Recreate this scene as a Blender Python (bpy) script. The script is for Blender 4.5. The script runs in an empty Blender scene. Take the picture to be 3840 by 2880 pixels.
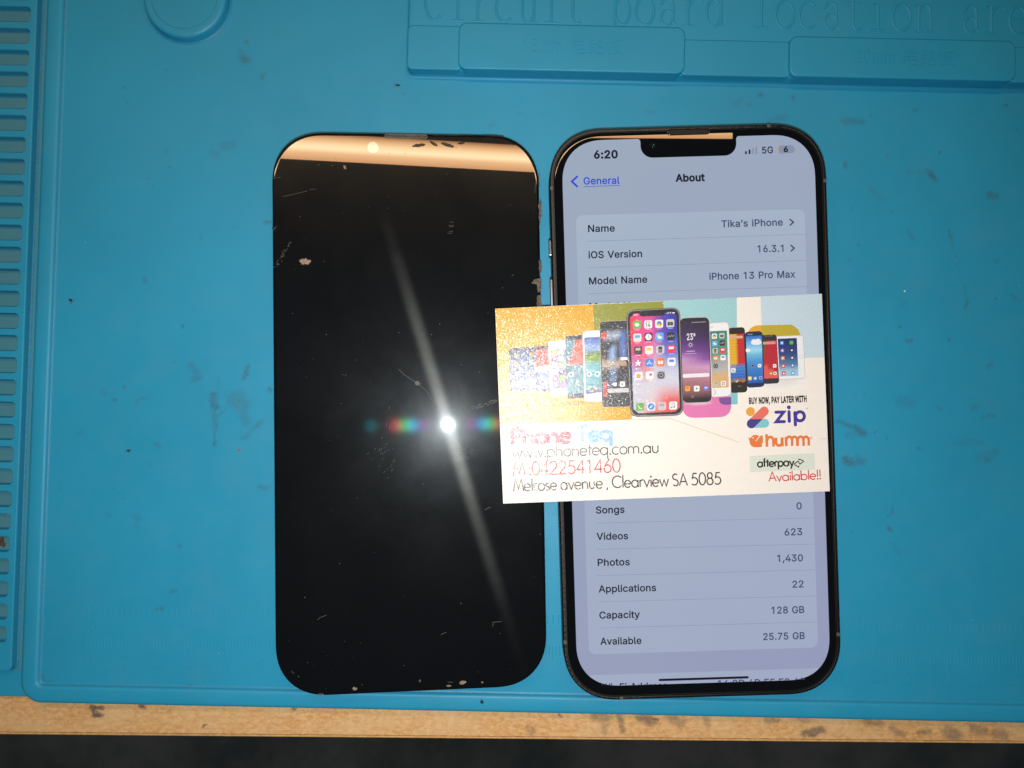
import bpy, bmesh, math, random
import numpy as np
from mathutils import Euler, Vector, noise
from mathutils.geometry import delaunay_2d_cdt

# ------------------------------------------------------------------ camera, world, lamps, exposure
S = 0.001                                   # everything below is written in millimetres
sc = bpy.context.scene
COL = sc.collection
CAM_Z = 225.775
CAM_E = Euler((0.0274724574, -0.00306476703, 0.0214607835), 'XYZ')
FPX = 2890.0                                # focal length in pixels of the 3840 x 2880 photograph
cd = bpy.data.cameras.new('camera')
cd.sensor_width = 36.0
cd.lens = FPX / 3840 * 36.0
cd.clip_start = 0.005
cd.clip_end = 20.0
cam = bpy.data.objects.new('camera', cd)
cam.location = (0, 0, CAM_Z * S)
cam.rotation_euler = CAM_E
COL.objects.link(cam)
sc.camera = cam

w = bpy.data.worlds.new('World')
sc.world = w
w.use_nodes = True
w.node_tree.nodes['Background'].inputs[0].default_value = (0.75, 0.9, 1.0, 1)
w.node_tree.nodes['Background'].inputs[1].default_value = 0.06

sc.view_settings.view_transform = 'Standard'
sc.view_settings.look = 'None'
sc.view_settings.gamma = 1.0
sc.view_settings.exposure = 0.0
sc.view_settings.use_curve_mapping = False
sc.cycles.max_bounces = 6
sc.cycles.sample_clamp_indirect = 4.0
sc.cycles.use_denoising = True

# the flash beside the lens of the camera
fl = bpy.data.lights.new('flash', 'SPOT')
fl.spot_size = math.radians(150)
fl.spot_blend = 1.0
fl.energy = 2.15
fl.color = (1.0, 0.97, 0.93)
fl.shadow_soft_size = 3.4 * S
flo = bpy.data.objects.new('flash', fl)
flo.location = (-0.6 * S, -10.5 * S, CAM_Z * S)
flo.rotation_euler = Vector((-14, -36, -CAM_Z)).to_track_quat('-Z', 'Y').to_euler()
COL.objects.link(flo)

# the warm strip lamp hung over the far side of the bench (its reflection runs across the black glass)
LA, LB = Vector((-260, 198.0, 400)), Vector((171, 205.1, 400))
tl = bpy.data.lights.new('strip_lamp', 'AREA')
tl.shape = 'RECTANGLE'
tl.size = (LB - LA).length * S
tl.size_y = 21.5 * S
tl.energy = 0.70
tl.color = (1.0, 0.64, 0.33)
tl.use_nodes = True
nt = tl.node_tree
em = [n for n in nt.nodes if n.type == 'EMISSION'][0]
geo = nt.nodes.new('ShaderNodeNewGeometry')
sep = nt.nodes.new('ShaderNodeSeparateXYZ')
nt.links.new(geo.outputs['Parametric'], sep.inputs[0])
rp = nt.nodes.new('ShaderNodeValToRGB')     # the diffuser is brightest along its middle
rp.color_ramp.elements[0].position = 0.0
rp.color_ramp.elements[0].color = (0.62, 0.46, 0.40, 1)
rp.color_ramp.elements[1].position = 1.0
rp.color_ramp.elements[1].color = (0.26, 0.17, 0.14, 1)
for p_, c_ in ((0.28, (0.85, 0.78, 0.72)), (0.46, (1.15, 1.30, 1.50)), (0.60, (1.05, 1.12, 1.15)), (0.84, (0.70, 0.58, 0.50))):
    e = rp.color_ramp.elements.new(p_); e.color = c_ + (1,)
nt.links.new(sep.outputs[1], rp.inputs[0])
nt.links.new(rp.outputs[0], em.inputs[0])
tlo = bpy.data.objects.new('strip_lamp', tl)
tlo.location = (LA + LB) / 2 * S
tlo.rotation_euler = (0, 0, math.atan2(LB.y - LA.y, LB.x - LA.x))
COL.objects.link(tlo)

# a small bulb below the strip lamp: the pale disc in its reflection
bl = bpy.data.lights.new('bulb', 'POINT')
bl.energy = 0.0065
bl.color = (1.0, 0.9, 0.75)
bl.shadow_soft_size = 4.2 * S
blo = bpy.data.objects.new('bulb', bl)
blo.location = (-51.5 * S, 201.5 * S, 394 * S)
COL.objects.link(blo)

# ------------------------------------------------------------------ helpers
random.seed(7)
CM = CAM_E.to_matrix()


class Plane:
    """A surface in the place: turns a measured picture position into millimetres on that surface."""
    def __init__(self, o, e=(0, 0, 0)):
        self.o = Vector(o); self.m = Euler(e, 'XYZ').to_matrix(); self.e = e

    def loc(self, x, y):
        d = CM @ Vector(((x - 1920) / FPX, -(y - 1440) / FPX, -1.0))
        c = Vector((0, 0, CAM_Z)); n = self.m.col[2]
        t = (self.o - c).dot(n) / d.dot(n)
        q = self.m.transposed() @ (c + d * t - self.o)
        return (q.x, q.y)


def lin(c):
    c = c / 255.0
    return c / 12.92 if c <= 0.04045 else ((c + 0.055) / 1.055) ** 2.4


def srgb(r, g, b):
    return (lin(r), lin(g), lin(b))


def ink(r, g, b):
    return tuple(min(0.88, lin(v) / k * 0.8) for v, k in zip((r, g, b), (0.90, 0.81, 0.70)))


class MB:
    def __init__(self):
        self.v = []; self.f = []; self.m = []; self.c = []; self.a = []; self.has_c = False; self.has_a = False

    def vert(self, p, a=0.0):
        self.v.append((p[0] * S, p[1] * S, p[2] * S)); self.a.append(a)
        if a: self.has_a = True
        return len(self.v) - 1

    def face(self, ids, m=0, cols=None):
        self.f.append(tuple(ids)); self.m.append(m)
        if cols is None:
            cols = [(1, 1, 1)] * len(ids)
        else:
            self.has_c = True
            if not isinstance(cols[0], (tuple, list)):
                cols = [cols] * len(ids)
        self.c.append(cols)

    def poly(self, pts, z, col=None, m=0):
        ar = sum(pts[i - 1][0] * pts[i][1] - pts[i][0] * pts[i - 1][1] for i in range(len(pts)))
        pts = list(pts)
        if ar < 0:
            pts = pts[::-1]
            if col and isinstance(col[0], (tuple, list)): col = list(col)[::-1]
        self.face([self.vert((p[0], p[1], z)) for p in pts], m, col)

    def loft(self, loops, m=0, cap0=False, cap1=True, col=None, att=None):
        """loops: list of (points2d, z); same count each."""
        ids = []
        for k, (pts, z) in enumerate(loops):
            at = att[k] if att else 0.0
            ids.append([self.vert((p[0], p[1], z), at) for p in pts])
        n = len(ids[0])
        for a, b in zip(ids[:-1], ids[1:]):
            for i in range(n):
                j = (i + 1) % n
                self.face((a[i], a[j], b[j], b[i]), m, col)
        if cap0: self.face(ids[0][::-1], m, col)
        if cap1: self.face(ids[-1], m, col)

    def ribbon(self, pts, wd, z, col=None, closed=False, m=0):
        n = len(pts)
        L, Rr = [], []
        for i in range(n):
            p = Vector(pts[i])
            a = Vector(pts[i - 1]) if (i > 0 or closed) else None
            b = Vector(pts[(i + 1) % n]) if (i < n - 1 or closed) else None
            d1 = (p - a).normalized() if a is not None else None
            d2 = (b - p).normalized() if b is not None else None
            if d1 is None: d1 = d2
            if d2 is None: d2 = d1
            t = (d1 + d2)
            t = t.normalized() if t.length > 1e-6 else d1
            nrm = Vector((-t.y, t.x))
            k = max(0.45, abs(nrm.dot(Vector((-d1.y, d1.x)))))
            o = nrm * (wd / 2 / k)
            L.append(p + o); Rr.append(p - o)
        li = [self.vert((q.x, q.y, z)) for q in L]
        ri = [self.vert((q.x, q.y, z)) for q in Rr]
        for i in range(n if closed else n - 1):
            j = (i + 1) % n
            self.face((ri[i], ri[j], li[j], li[i]), m, col)

    def ridge(self, pts, r, h, z, closed=False, m=0, a=0.0):
        """a half-round ridge along a polyline, standing h proud of z"""
        n = len(pts); prof = [(-1, 0), (-0.75, 0.62), (0, 1), (0.75, 0.62), (1, 0)]
        rows = []
        for i in range(n):
            p = Vector(pts[i])
            q0 = Vector(pts[i - 1]) if (i > 0 or closed) else p
            q1 = Vector(pts[(i + 1) % n]) if (i < n - 1 or closed) else p
            t = (q1 - q0)
            t = t.normalized() if t.length > 1e-9 else Vector((1, 0))
            nrm = Vector((t.y, -t.x))
            rows.append([self.vert((p.x + nrm.x * r * u, p.y + nrm.y * r * u, z + h * v), a) for u, v in prof])
        for i in range(n if closed else n - 1):
            A, B = rows[i], rows[(i + 1) % n]
            for k in range(4):
                self.face((A[k], B[k], B[k + 1], A[k + 1])[::-1], m)
        if not closed:
            self.face(rows[0][::-1], m); self.face(rows[-1], m)

    def build(self, name, mats, parent=None, smooth=False, loc=None):
        me = bpy.data.meshes.new(name)
        me.from_pydata(self.v, [], self.f)
        if not isinstance(mats, (list, tuple)): mats = [mats]
        for x in mats: me.materials.append(x)
        me.polygons.foreach_set('material_index', self.m)
        if self.has_c:
            at = me.color_attributes.new('ink', 'FLOAT_COLOR', 'CORNER')
            flat = []
            for p in me.polygons:
                for c in self.c[p.index]: flat += [c[0], c[1], c[2], 1.0]
            at.data.foreach_set('color', flat)
        if self.has_a:
            at = me.attributes.new('stain', 'FLOAT', 'POINT')
            at.data.foreach_set('value', self.a)
        if smooth:
            me.polygons.foreach_set('use_smooth', [True] * len(me.polygons))
        me.update()
        o = bpy.data.objects.new(name, me)
        COL.objects.link(o)
        if parent is not None: o.parent = parent
        if loc is not None: o.location = loc
        return o


def tag(o, label=None, cat=None, group=None, kind=None):
    if label: o['label'] = label
    if cat: o['category'] = cat
    if group: o['group'] = group
    if kind: o['kind'] = kind
    return o


def thing(name, label, cat, o=(0, 0, 0), e=(0, 0, 0), group=None):
    x = bpy.data.objects.new(name, None)
    x.empty_display_size = 0.01
    COL.objects.link(x)
    x.location = Vector(o) * S; x.rotation_euler = e
    return tag(x, label, cat, group)


def rrect(x0, y0, x1, y1, r, n=8, p=2.0):
    pts = []
    for cx, cy, sx, sy, k in ((x1 - r, y1 - r, 1, 1, 0), (x0 + r, y1 - r, -1, 1, 1), (x0 + r, y0 + r, -1, -1, 0), (x1 - r, y0 + r, 1, -1, 1)):
        arc = []
        for i in range(n + 1):
            t = math.pi / 2 * i / n
            arc.append((cx + sx * r * math.cos(t) ** (2 / p), cy + sy * r * math.sin(t) ** (2 / p)))
        pts += arc[::-1] if k else arc
    return pts


def circle(cx, cy, rx, ry=None, n=28, a0=0, a1=360):
    ry = rx if ry is None else ry
    full = abs(a1 - a0) >= 360
    return [(cx + rx * math.cos(math.radians(a0 + (a1 - a0) * i / (n if full else n - 1))),
             cy + ry * math.sin(math.radians(a0 + (a1 - a0) * i / (n if full else n - 1)))) for i in range(n)]


def slab(mb, fn, z0, z1, b=0.3, seg=3, m=0, skirt=None, cap0=False):
    """prism with a rounded upper edge; fn(inset) gives its outline"""
    loops, att = [], []
    if skirt:
        loops += [(fn(-skirt), z0 + 0.004)]; att += [0.0]
        loops += [(fn(-skirt * 0.15), z0 + 0.03)]; att += [0.9]
    loops.append((fn(0), z0)); att.append(0.75 if skirt else 0.0)
    for i in range(seg + 1):
        t = math.pi / 2 * i / seg
        loops.append((fn(b * (1 - math.cos(t))), z1 - b + b * math.sin(t))); att.append(0.0)
    mb.loft(loops, m, cap0=cap0, att=att)


# ---- lettering: outlines of a plain grotesk, 500 units to the em (r regular, b bold, h heavy)
GLY = {
 'r,': (94, '19 -60 15 96 34 0 -26 -96'),
 'r-': (227, '168 122 0 -28 -111 0 0 28'),
 'r.': (94, '48 -2 -9 1 -8 5 -5 8 -1 8 1 9 5 8 8 5 9 1 8 -1 8 -5 5 -8 2 -9 -2 -8 -5 -8 -8 -5'),
 'r0': (227, '113 -3 -26 3 -22 12 -18 19 -13 26 -7 32 -3 38 3 38 8 32 13 26 17 19 22 12 26 4 26 -4 22 -12 18 -19 13 -26 8 -32 3 -38 -3 -38 -8 -32 -13 -26 -17 -19 -22 -12|113 25 18 3 14 9 12 15 8 20 5 25 2 30 -2 30 -5 25 -8 21 -12 15 -14 9 -18 3 -17 -3 -14 -9 -12 -15 -8 -21 -6 -25 -1 -30 1 -30 6 -25 8 -20 12 -15 14 -9'),
 'r1': (227, '138 254 0 -254 -32 0 0 224 -1 0 -62 -45 0 34 56 41'),
 'r2': (227, '32 0 0 24 85 90 24 27 8 12 6 10 4 11 1 12 -1 12 -5 11 -8 9 -9 6 -12 4 -13 2 -14 -2 -12 -4 -9 -8 -8 -9 -4 -12 -1 -14 -31 0 2 21 8 19 12 16 17 11 19 7 21 3 22 -3 19 -7 16 -11 12 -14 7 -18 3 -19 -2 -14 -4 -13 -6 -14 -11 -16 -35 -39 -57 -60 0 -2 119 0 0 -28'),
 'r3': (227, '109 -3 -22 2 -21 6 -17 10 -14 14 -9 17 -4 20 33 0 2 -12 6 -10 9 -9 11 -5 12 -4 14 -1 15 1 14 4 11 7 8 9 6 12 2 14 -2 14 -5 12 -8 11 -13 8 -16 5 -20 2 -23 0 0 26 66 74 0 2 -109 0 0 28 151 0 0 -24 -80 -91 0 5 26 0 22 -6 18 -11 13 -16 9 -18 2 -21 -2 -21 -9 -18 -13 -15 -18 -12 -21 -7'),
 'r4': (227, '20 53 0 26 103 175 32 0 -101 -171 0 -2 153 0 0 -28|141 0 0 61 0 12 0 86 30 0 0 -159'),
 'r5': (227, '111 -3 -22 2 -19 7 -16 10 -13 14 -8 17 -3 18 31 0 3 -11 5 -10 8 -8 10 -6 11 -4 13 -1 14 2 13 5 11 9 8 11 5 14 2 15 -2 16 -5 14 -9 11 -11 9 -13 6 -15 1 -13 -1 -12 -3 -11 -5 -9 -6 -30 3 14 128 135 0 0 -28 -108 0 -8 -75 1 0 9 6 12 5 12 4 14 1 16 -2 16 -5 14 -7 11 -10 10 -13 7 -14 5 -17 1 -17 -2 -24 -9 -20 -13 -17 -17 -13 -20 -9'),
 'r6': (227, '113 -3 -22 2 -20 8 -16 13 -13 17 -8 21 -2 23 2 19 6 19 11 23 18 28 57 84 35 0 -86 -123 -2 0 4 6 6 7 7 5 8 4 9 3 10 1 22 -2 19 -8 15 -11 12 -16 7 -19 2 -22 -2 -23 -8 -20 -13 -16 -16 -13 -20 -8|113 24 14 2 12 5 10 9 8 11 5 13 2 15 -2 15 -5 13 -8 11 -10 8 -12 5 -14 2 -14 -2 -12 -5 -10 -8 -8 -11 -5 -13 -2 -15 2 -15 5 -13 8 -11 10 -9 12 -5'),
 'r7': (227, '48 0 114 224 0 2 -131 0 0 28 164 0 0 -30 -113 -224'),
 'r8': (227, '113 -3 -24 2 -21 7 -18 11 -13 14 -8 17 -3 20 2 15 5 15 7 12 11 11 12 7 13 4 0 1 -17 8 -13 13 -8 17 -3 19 3 19 7 16 12 14 16 10 19 7 21 2 21 -2 19 -7 16 -10 12 -14 7 -16 3 -19 -3 -19 -8 -17 -13 -13 -17 -8 0 -1 14 -4 12 -7 10 -11 8 -12 5 -15 1 -15 -2 -20 -9 -17 -13 -14 -18 -11 -21 -7|113 25 16 1 13 4 11 7 8 9 6 11 1 12 -1 14 -6 11 -8 10 -12 7 -13 5 -15 2 -15 -2 -13 -5 -12 -7 -8 -10 -6 -11 -1 -14 1 -12 5 -11 9 -9 11 -7 13 -4|113 145 13 1 11 4 9 7 8 8 4 11 2 12 -2 12 -4 10 -7 8 -9 7 -12 4 -13 1 -13 -1 -11 -4 -10 -7 -7 -8 -4 -10 -2 -12 2 -12 4 -11 7 -8 10 -7 11 -4'),
 'r9': (227, '113 258 22 -3 20 -8 16 -13 13 -17 8 -20 2 -24 -2 -18 -6 -20 -11 -23 -17 -28 -58 -84 -35 0 86 124 3 0 -5 -7 -5 -6 -7 -6 -9 -4 -9 -3 -10 -1 -22 3 -18 7 -16 12 -12 15 -7 20 -2 22 2 22 8 20 13 17 16 12 20 8|113 230 -14 -2 -12 -5 -10 -8 -8 -11 -5 -13 -1 -15 1 -15 5 -13 8 -11 10 -8 12 -6 14 -1 14 1 12 6 10 8 8 10 5 13 2 15 -2 15 -5 14 -7 11 -11 8 -12 5'),
 'r:': (94, '48 -2 -9 1 -8 5 -5 8 -1 8 1 9 5 8 8 5 9 1 8 -1 8 -5 5 -8 2 -9 -2 -8 -5 -8 -8 -5|48 135 -9 2 -8 5 -5 7 -1 9 1 9 5 7 8 5 9 2 8 -2 8 -5 5 -7 2 -9 -2 -9 -5 -7 -8 -5'),
 'rA': (240, '8 0 93 254 37 0 93 -254 -33 0 -54 151 -12 35 -16 53 7 0 -17 -54 -11 -34 -52 -151|55 71 0 28 130 0 0 -28'),
 'rB': (228, '30 0 0 254 91 0 24 -2 19 -7 16 -10 10 -14 7 -16 2 -18 -1 -15 -5 -12 -6 -10 -9 -7 -10 -6 -11 -4 0 -2 13 -2 12 -6 10 -9 9 -12 6 -16 2 -18 -2 -18 -7 -17 -11 -13 -17 -11 -21 -7 -28 -2|62 29 60 0 26 2 17 9 10 13 3 15 -2 13 -5 11 -8 10 -10 7 -13 5 -16 1 -62 0|62 143 57 0 13 1 12 4 10 7 8 8 4 11 2 12 -3 16 -9 12 -15 9 -21 3 -58 0'),
 'rC': (255, '134 -3 -31 4 -28 11 -23 20 -17 26 -11 32 -4 37 4 38 11 32 17 26 23 19 28 12 31 4 18 -2 18 -4 16 -7 15 -9 13 -12 10 -15 8 -16 4 -19 -32 0 -4 12 -5 11 -8 9 -8 8 -10 6 -11 4 -12 3 -12 1 -23 -3 -19 -9 -17 -14 -13 -20 -8 -25 -2 -30 2 -30 9 -25 12 -19 17 -15 20 -9 22 -3 12 1 12 3 11 4 10 6 8 8 8 9 5 11 4 12 32 0 -4 -18 -8 -17 -10 -14 -13 -12 -14 -10 -17 -7 -17 -4'),
 'rD': (251, '109 0 -61 0 0 29 59 0 29 2 23 9 18 15 12 20 8 24 3 29 -3 28 -7 24 -13 20 -17 14 -22 9 -28 3 -63 0 0 28 66 0 34 -3 29 -12 24 -18 17 -25 10 -32 4 -36 -4 -37 -10 -32 -18 -25 -24 -19 -30 -11|62 254 0 -254 -32 0 0 254'),
 'rF': (205, '30 0 0 254 155 0 0 -28 -123 0 0 -87 111 0 0 -28 -111 0 0 -111'),
 'rG': (260, '134 -3 -32 4 -27 12 -23 19 -17 26 -11 32 -4 37 4 38 11 32 17 26 22 19 28 12 30 4 20 -2 18 -4 17 -7 15 -10 12 -13 11 -14 7 -16 5 -18 -33 0 -5 12 -5 11 -8 9 -8 7 -10 7 -10 4 -12 3 -13 1 -22 -3 -19 -9 -17 -14 -13 -20 -8 -25 -2 -30 2 -30 9 -25 12 -19 17 -15 20 -9 22 -3 21 3 17 7 15 11 11 15 7 18 2 21 10 -1 -76 0 0 28 98 0 0 -28 -3 -29 -11 -26 -16 -20 -21 -16 -25 -9'),
 'rM': (314, '30 0 0 254 46 0 63 -160 5 -15 6 -18 6 -19 5 -18 -7 0 5 17 6 20 6 18 5 15 62 160 46 0 0 -254 -32 0 0 145 0 18 1 21 0 23 0 22 3 0 -7 -24 -8 -24 -7 -20 -6 -16 -57 -145 -28 0 -58 145 -5 15 -8 21 -7 23 -9 25 3 0 1 -21 0 -22 1 -22 0 -19 0 -145'),
 'rN': (262, '30 0 0 254 38 0 104 -163 9 -16 13 -22 13 -26 -5 0 -2 27 0 25 -1 18 0 157 33 0 0 -254 -39 0 -92 145 -12 20 -15 26 -20 35 6 1 1 -35 1 -28 0 -19 0 -145'),
 'rO': (267, '133 -3 -30 4 -28 11 -23 20 -17 26 -11 32 -4 37 4 38 11 32 17 26 23 19 28 12 30 4 31 -4 28 -12 23 -19 17 -26 11 -32 4 -38 -4 -37 -11 -32 -17 -26 -23 -20 -28 -11|133 26 22 3 20 9 16 14 13 20 8 25 3 30 -3 30 -8 25 -13 20 -16 14 -20 9 -22 3 -21 -3 -20 -9 -17 -14 -12 -20 -9 -25 -2 -30 2 -30 9 -25 12 -20 17 -14 20 -9'),
 'rP': (222, '30 0 0 254 88 0 26 -2 22 -8 17 -13 12 -16 7 -20 2 -21 -2 -22 -7 -19 -12 -17 -17 -12 -22 -8 -26 -3 -63 0 0 28 61 0 18 2 15 5 10 8 8 11 4 13 1 14 -1 14 -4 13 -8 10 -11 8 -14 5 -18 2 -54 0 0 -226'),
 'rS': (223, '112 -4 -26 2 -22 7 -18 10 -14 15 -9 18 -4 20 33 0 3 -13 7 -11 9 -9 12 -6 14 -3 15 -1 16 1 15 4 12 7 10 9 6 11 2 13 -2 11 -5 8 -8 7 -10 6 -26 9 -30 9 -28 10 -21 15 -13 18 -4 23 3 20 8 18 14 14 18 11 21 7 24 2 23 -2 21 -7 17 -11 14 -14 8 -16 3 -19 -31 0 -6 17 -12 13 -17 8 -22 2 -15 -1 -13 -4 -11 -6 -9 -9 -5 -10 -1 -11 2 -12 5 -9 9 -7 11 -6 21 -7 26 -7 24 -8 12 -6 11 -7 10 -9 8 -11 5 -14 2 -16 -3 -19 -8 -18 -13 -15 -18 -12 -23 -7'),
 'rT': (224, '16 226 0 28 192 0 0 -28 -80 0 0 -226 -32 0 0 226'),
 'rV': (240, '102 0 -94 254 34 0 54 -151 12 -34 16 -54 -7 0 16 54 12 34 52 151 34 0 -92 -254'),
 'rW': (343, '78 0 -70 254 33 0 41 -156 6 -25 5 -26 5 -27 -3 0 5 27 6 26 6 25 41 156 37 0 41 -156 6 -25 6 -26 6 -27 -5 0 5 27 6 26 6 25 41 156 33 0 -70 -254 -37 0 -44 161 -8 35 -8 41 7 0 -8 -40 -8 -36 -44 -161'),
 'ra': (195, '80 -4 -17 1 -16 5 -13 9 -10 11 -7 15 -2 17 2 15 5 11 7 10 10 7 11 5 13 3 26 5 28 3 9 2 7 2 3 4 2 6 0 1 -1 11 -4 9 -5 8 -8 5 -10 3 -12 1 -13 -1 -10 -3 -9 -5 -7 -6 -5 -6 -4 -7 -30 9 9 15 10 12 13 9 14 6 16 3 15 1 22 -2 12 -4 12 -6 10 -8 8 -12 6 -15 1 -19 0 -126 -30 0 0 26 -2 0 -10 -14 -8 -6 -10 -5 -13 -4|85 23 16 1 13 5 10 8 8 10 4 10 2 12 0 26 -8 -4 -14 -3 -16 -2 -12 -2 -21 -5 -9 -4 -6 -5 -5 -8 -1 -10 1 -9 4 -7 6 -6 8 -4 9 -2'),
 'rb': (212, '115 -4 -16 1 -13 5 -10 6 -7 8 -10 13 -3 0 0 -29 -30 0 0 254 31 0 0 -94 2 0 10 13 7 7 10 6 12 5 17 1 22 -3 19 -9 17 -14 12 -20 8 -24 2 -28 -2 -28 -8 -24 -12 -19 -16 -15 -20 -9|110 23 16 3 14 7 10 11 8 14 5 17 1 20 -1 19 -5 17 -8 14 -10 11 -14 7 -16 2 -16 -2 -13 -7 -11 -11 -8 -14 -4 -17 -2 -19 2 -20 5 -17 7 -15 11 -11 13 -6'),
 'rc': (198, '104 -4 -25 3 -21 9 -17 15 -13 20 -8 23 -3 28 3 28 8 24 13 19 17 15 21 9 25 3 13 -1 13 -2 12 -5 11 -6 9 -8 8 -9 6 -11 5 -12 -30 -7 -6 14 -10 10 -14 7 -17 3 -18 -3 -13 -7 -11 -11 -8 -15 -4 -17 -2 -18 2 -19 4 -16 8 -15 11 -11 13 -7 18 -3 17 3 14 7 11 11 6 15 29 -8 -4 -12 -6 -11 -8 -9 -10 -8 -11 -7 -12 -4 -13 -3'),
 'rd': (212, '98 -4 -23 3 -19 9 -16 15 -13 19 -7 24 -3 28 3 28 7 24 13 20 16 14 19 9 23 3 16 -1 12 -5 10 -6 8 -7 9 -13 2 0 0 94 31 0 0 -254 -30 0 0 29 -3 0 -10 -13 -7 -8 -10 -6 -12 -5|102 23 16 3 14 6 10 11 8 15 4 17 2 20 -2 19 -4 17 -8 14 -10 11 -14 7 -16 2 -16 -2 -14 -7 -10 -11 -8 -14 -4 -17 -2 -19 2 -20 4 -17 8 -14 11 -11 13 -7'),
 're': (202, '106 -4 -26 3 -22 9 -17 15 -13 19 -8 24 -3 27 3 28 8 24 12 20 18 15 20 9 25 3 15 -1 15 -4 14 -7 13 -10 10 -13 9 -16 5 -20 2 -24 0 -12 -149 0 0 25 132 0 -14 -9 -2 18 -4 15 -8 13 -10 10 -13 6 -15 2 -16 -2 -14 -6 -11 -10 -8 -12 -4 -14 -2 -16 0 -16 2 -20 5 -16 9 -13 12 -9 14 -6 16 -2 11 1 10 2 8 5 8 5 6 8 4 9 29 -8 -5 -13 -9 -12 -12 -10 -15 -8 -16 -5'),
 'rg': (213, '103 -75 -19 1 -17 4 -14 7 -12 8 -9 10 -7 10 26 15 10 -13 7 -6 9 -5 12 -4 14 -1 21 3 17 8 11 15 4 20 0 37 -3 0 -10 -13 -7 -7 -10 -6 -12 -4 -17 -2 -21 3 -20 8 -16 14 -12 18 -8 23 -3 28 3 27 7 24 13 19 16 14 20 9 22 3 16 -1 13 -5 10 -6 7 -7 10 -14 3 0 0 31 29 0 0 -194 -3 -23 -8 -18 -13 -14 -17 -9 -20 -5|102 30 16 2 14 6 10 9 8 14 5 16 1 19 -1 19 -5 17 -8 14 -10 10 -13 7 -17 2 -16 -2 -13 -7 -11 -11 -8 -14 -4 -16 -2 -19 2 -18 4 -17 8 -13 11 -10 13 -6'),
 'rh': (205, '57 113 0 -113 -31 0 0 254 31 0 0 -110 -6 0 11 22 14 15 18 8 20 3 18 -2 16 -6 13 -10 9 -14 7 -18 2 -22 0 -120 -31 0 0 118 -3 19 -9 15 -13 9 -18 4 -13 -2 -12 -4 -9 -8 -8 -10 -5 -12'),
 'ri': (83, '26 0 0 190 31 0 0 -190|42 221 -8 2 -7 4 -5 7 -1 8 1 7 5 7 7 4 8 2 8 -2 7 -4 5 -7 1 -7 -1 -8 -5 -7 -7 -4'),
 'rk': (190, '55 68 0 38 5 0 82 84 38 0 -88 -90 -3 0|26 0 0 254 31 0 0 -254|147 0 -73 93 22 21 90 -114'),
 'rl': (95, '70 -1 -20 3 -13 8 -8 14 -3 18 0 212 31 0 0 -205 1 -11 2 -7 5 -4 8 -1 7 0 5 1 5 -26 -9 -1'),
 'rm': (305, '26 0 0 190 30 0 0 -42 -2 0 5 14 7 11 9 9 11 6 12 4 12 1 19 -3 15 -10 10 -14 6 -19 -4 0 5 13 8 12 9 9 12 6 14 5 14 1 16 -2 15 -5 12 -9 9 -13 6 -16 2 -20 0 -128 -30 0 0 127 -3 18 -9 11 -12 7 -15 2 -12 -1 -10 -4 -8 -7 -6 -8 -4 -10 -1 -11 0 -124 -31 0 0 130 -3 14 -8 12 -11 7 -15 2 -11 -1 -10 -4 -9 -6 -7 -9 -5 -12 -1 -14 0 -119'),
 'rn': (205, '57 113 0 -113 -31 0 0 190 30 0 0 -46 -5 0 11 22 14 15 18 8 20 3 18 -2 15 -6 13 -10 10 -14 6 -18 3 -22 0 -120 -31 0 0 118 -3 19 -9 15 -13 9 -18 4 -13 -2 -12 -4 -9 -8 -8 -10 -5 -12'),
 'ro': (208, '104 -4 -25 3 -21 9 -17 15 -13 20 -8 23 -3 28 3 28 8 24 13 19 17 15 21 9 25 3 24 -3 21 -9 18 -15 13 -19 8 -24 3 -28 -3 -28 -8 -23 -13 -20 -18 -15 -21 -9|104 23 17 3 14 7 11 11 8 15 4 16 2 19 -2 18 -4 17 -8 15 -11 11 -14 7 -17 3 -18 -3 -13 -7 -11 -11 -8 -15 -4 -17 -2 -18 2 -19 4 -16 8 -15 11 -11 13 -7'),
 'rp': (212, '26 -71 0 261 30 0 0 -30 3 0 10 13 7 7 10 6 12 5 17 1 22 -3 19 -9 17 -14 12 -20 8 -24 2 -28 -2 -28 -8 -24 -12 -19 -16 -15 -20 -9 -22 -3 -16 1 -13 5 -10 6 -7 8 -10 13 -2 0 0 -100|110 23 16 3 14 7 10 11 8 14 5 17 1 20 -1 19 -5 17 -8 14 -10 11 -14 7 -16 2 -16 -2 -13 -7 -11 -11 -8 -14 -4 -17 -2 -19 2 -20 5 -17 7 -15 11 -11 13 -6'),
 'rr': (130, '26 0 0 190 30 0 0 -30 2 0 7 13 11 11 14 6 17 2 8 0 7 0 0 -31 -7 1 -12 1 -12 -2 -11 -4 -10 -6 -7 -9 -5 -11 -1 -13 0 -118'),
 'rs': (182, '91 -4 -19 1 -16 5 -14 7 -11 10 -8 13 -5 15 29 6 6 -13 9 -10 13 -5 16 -2 17 2 14 6 9 9 3 11 -2 9 -5 8 -9 6 -12 4 -31 7 -23 8 -16 11 -9 15 -4 18 3 15 7 14 10 11 15 8 16 5 20 2 18 -1 15 -5 13 -7 9 -9 8 -12 5 -13 -28 -6 -5 10 -8 9 -11 6 -16 2 -16 -2 -13 -6 -8 -8 -3 -11 2 -10 6 -7 10 -6 14 -5 29 -6 22 -8 16 -11 9 -15 4 -18 -3 -16 -7 -13 -11 -12 -15 -9 -18 -5'),
 'rt': (114, '102 190 0 -26 -99 0 0 26|32 236 31 0 0 -187 1 -11 4 -7 7 -5 10 -1 8 1 8 1 6 -26 -11 -2 -12 -1 -22 3 -16 10 -10 15 -4 20'),
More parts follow.
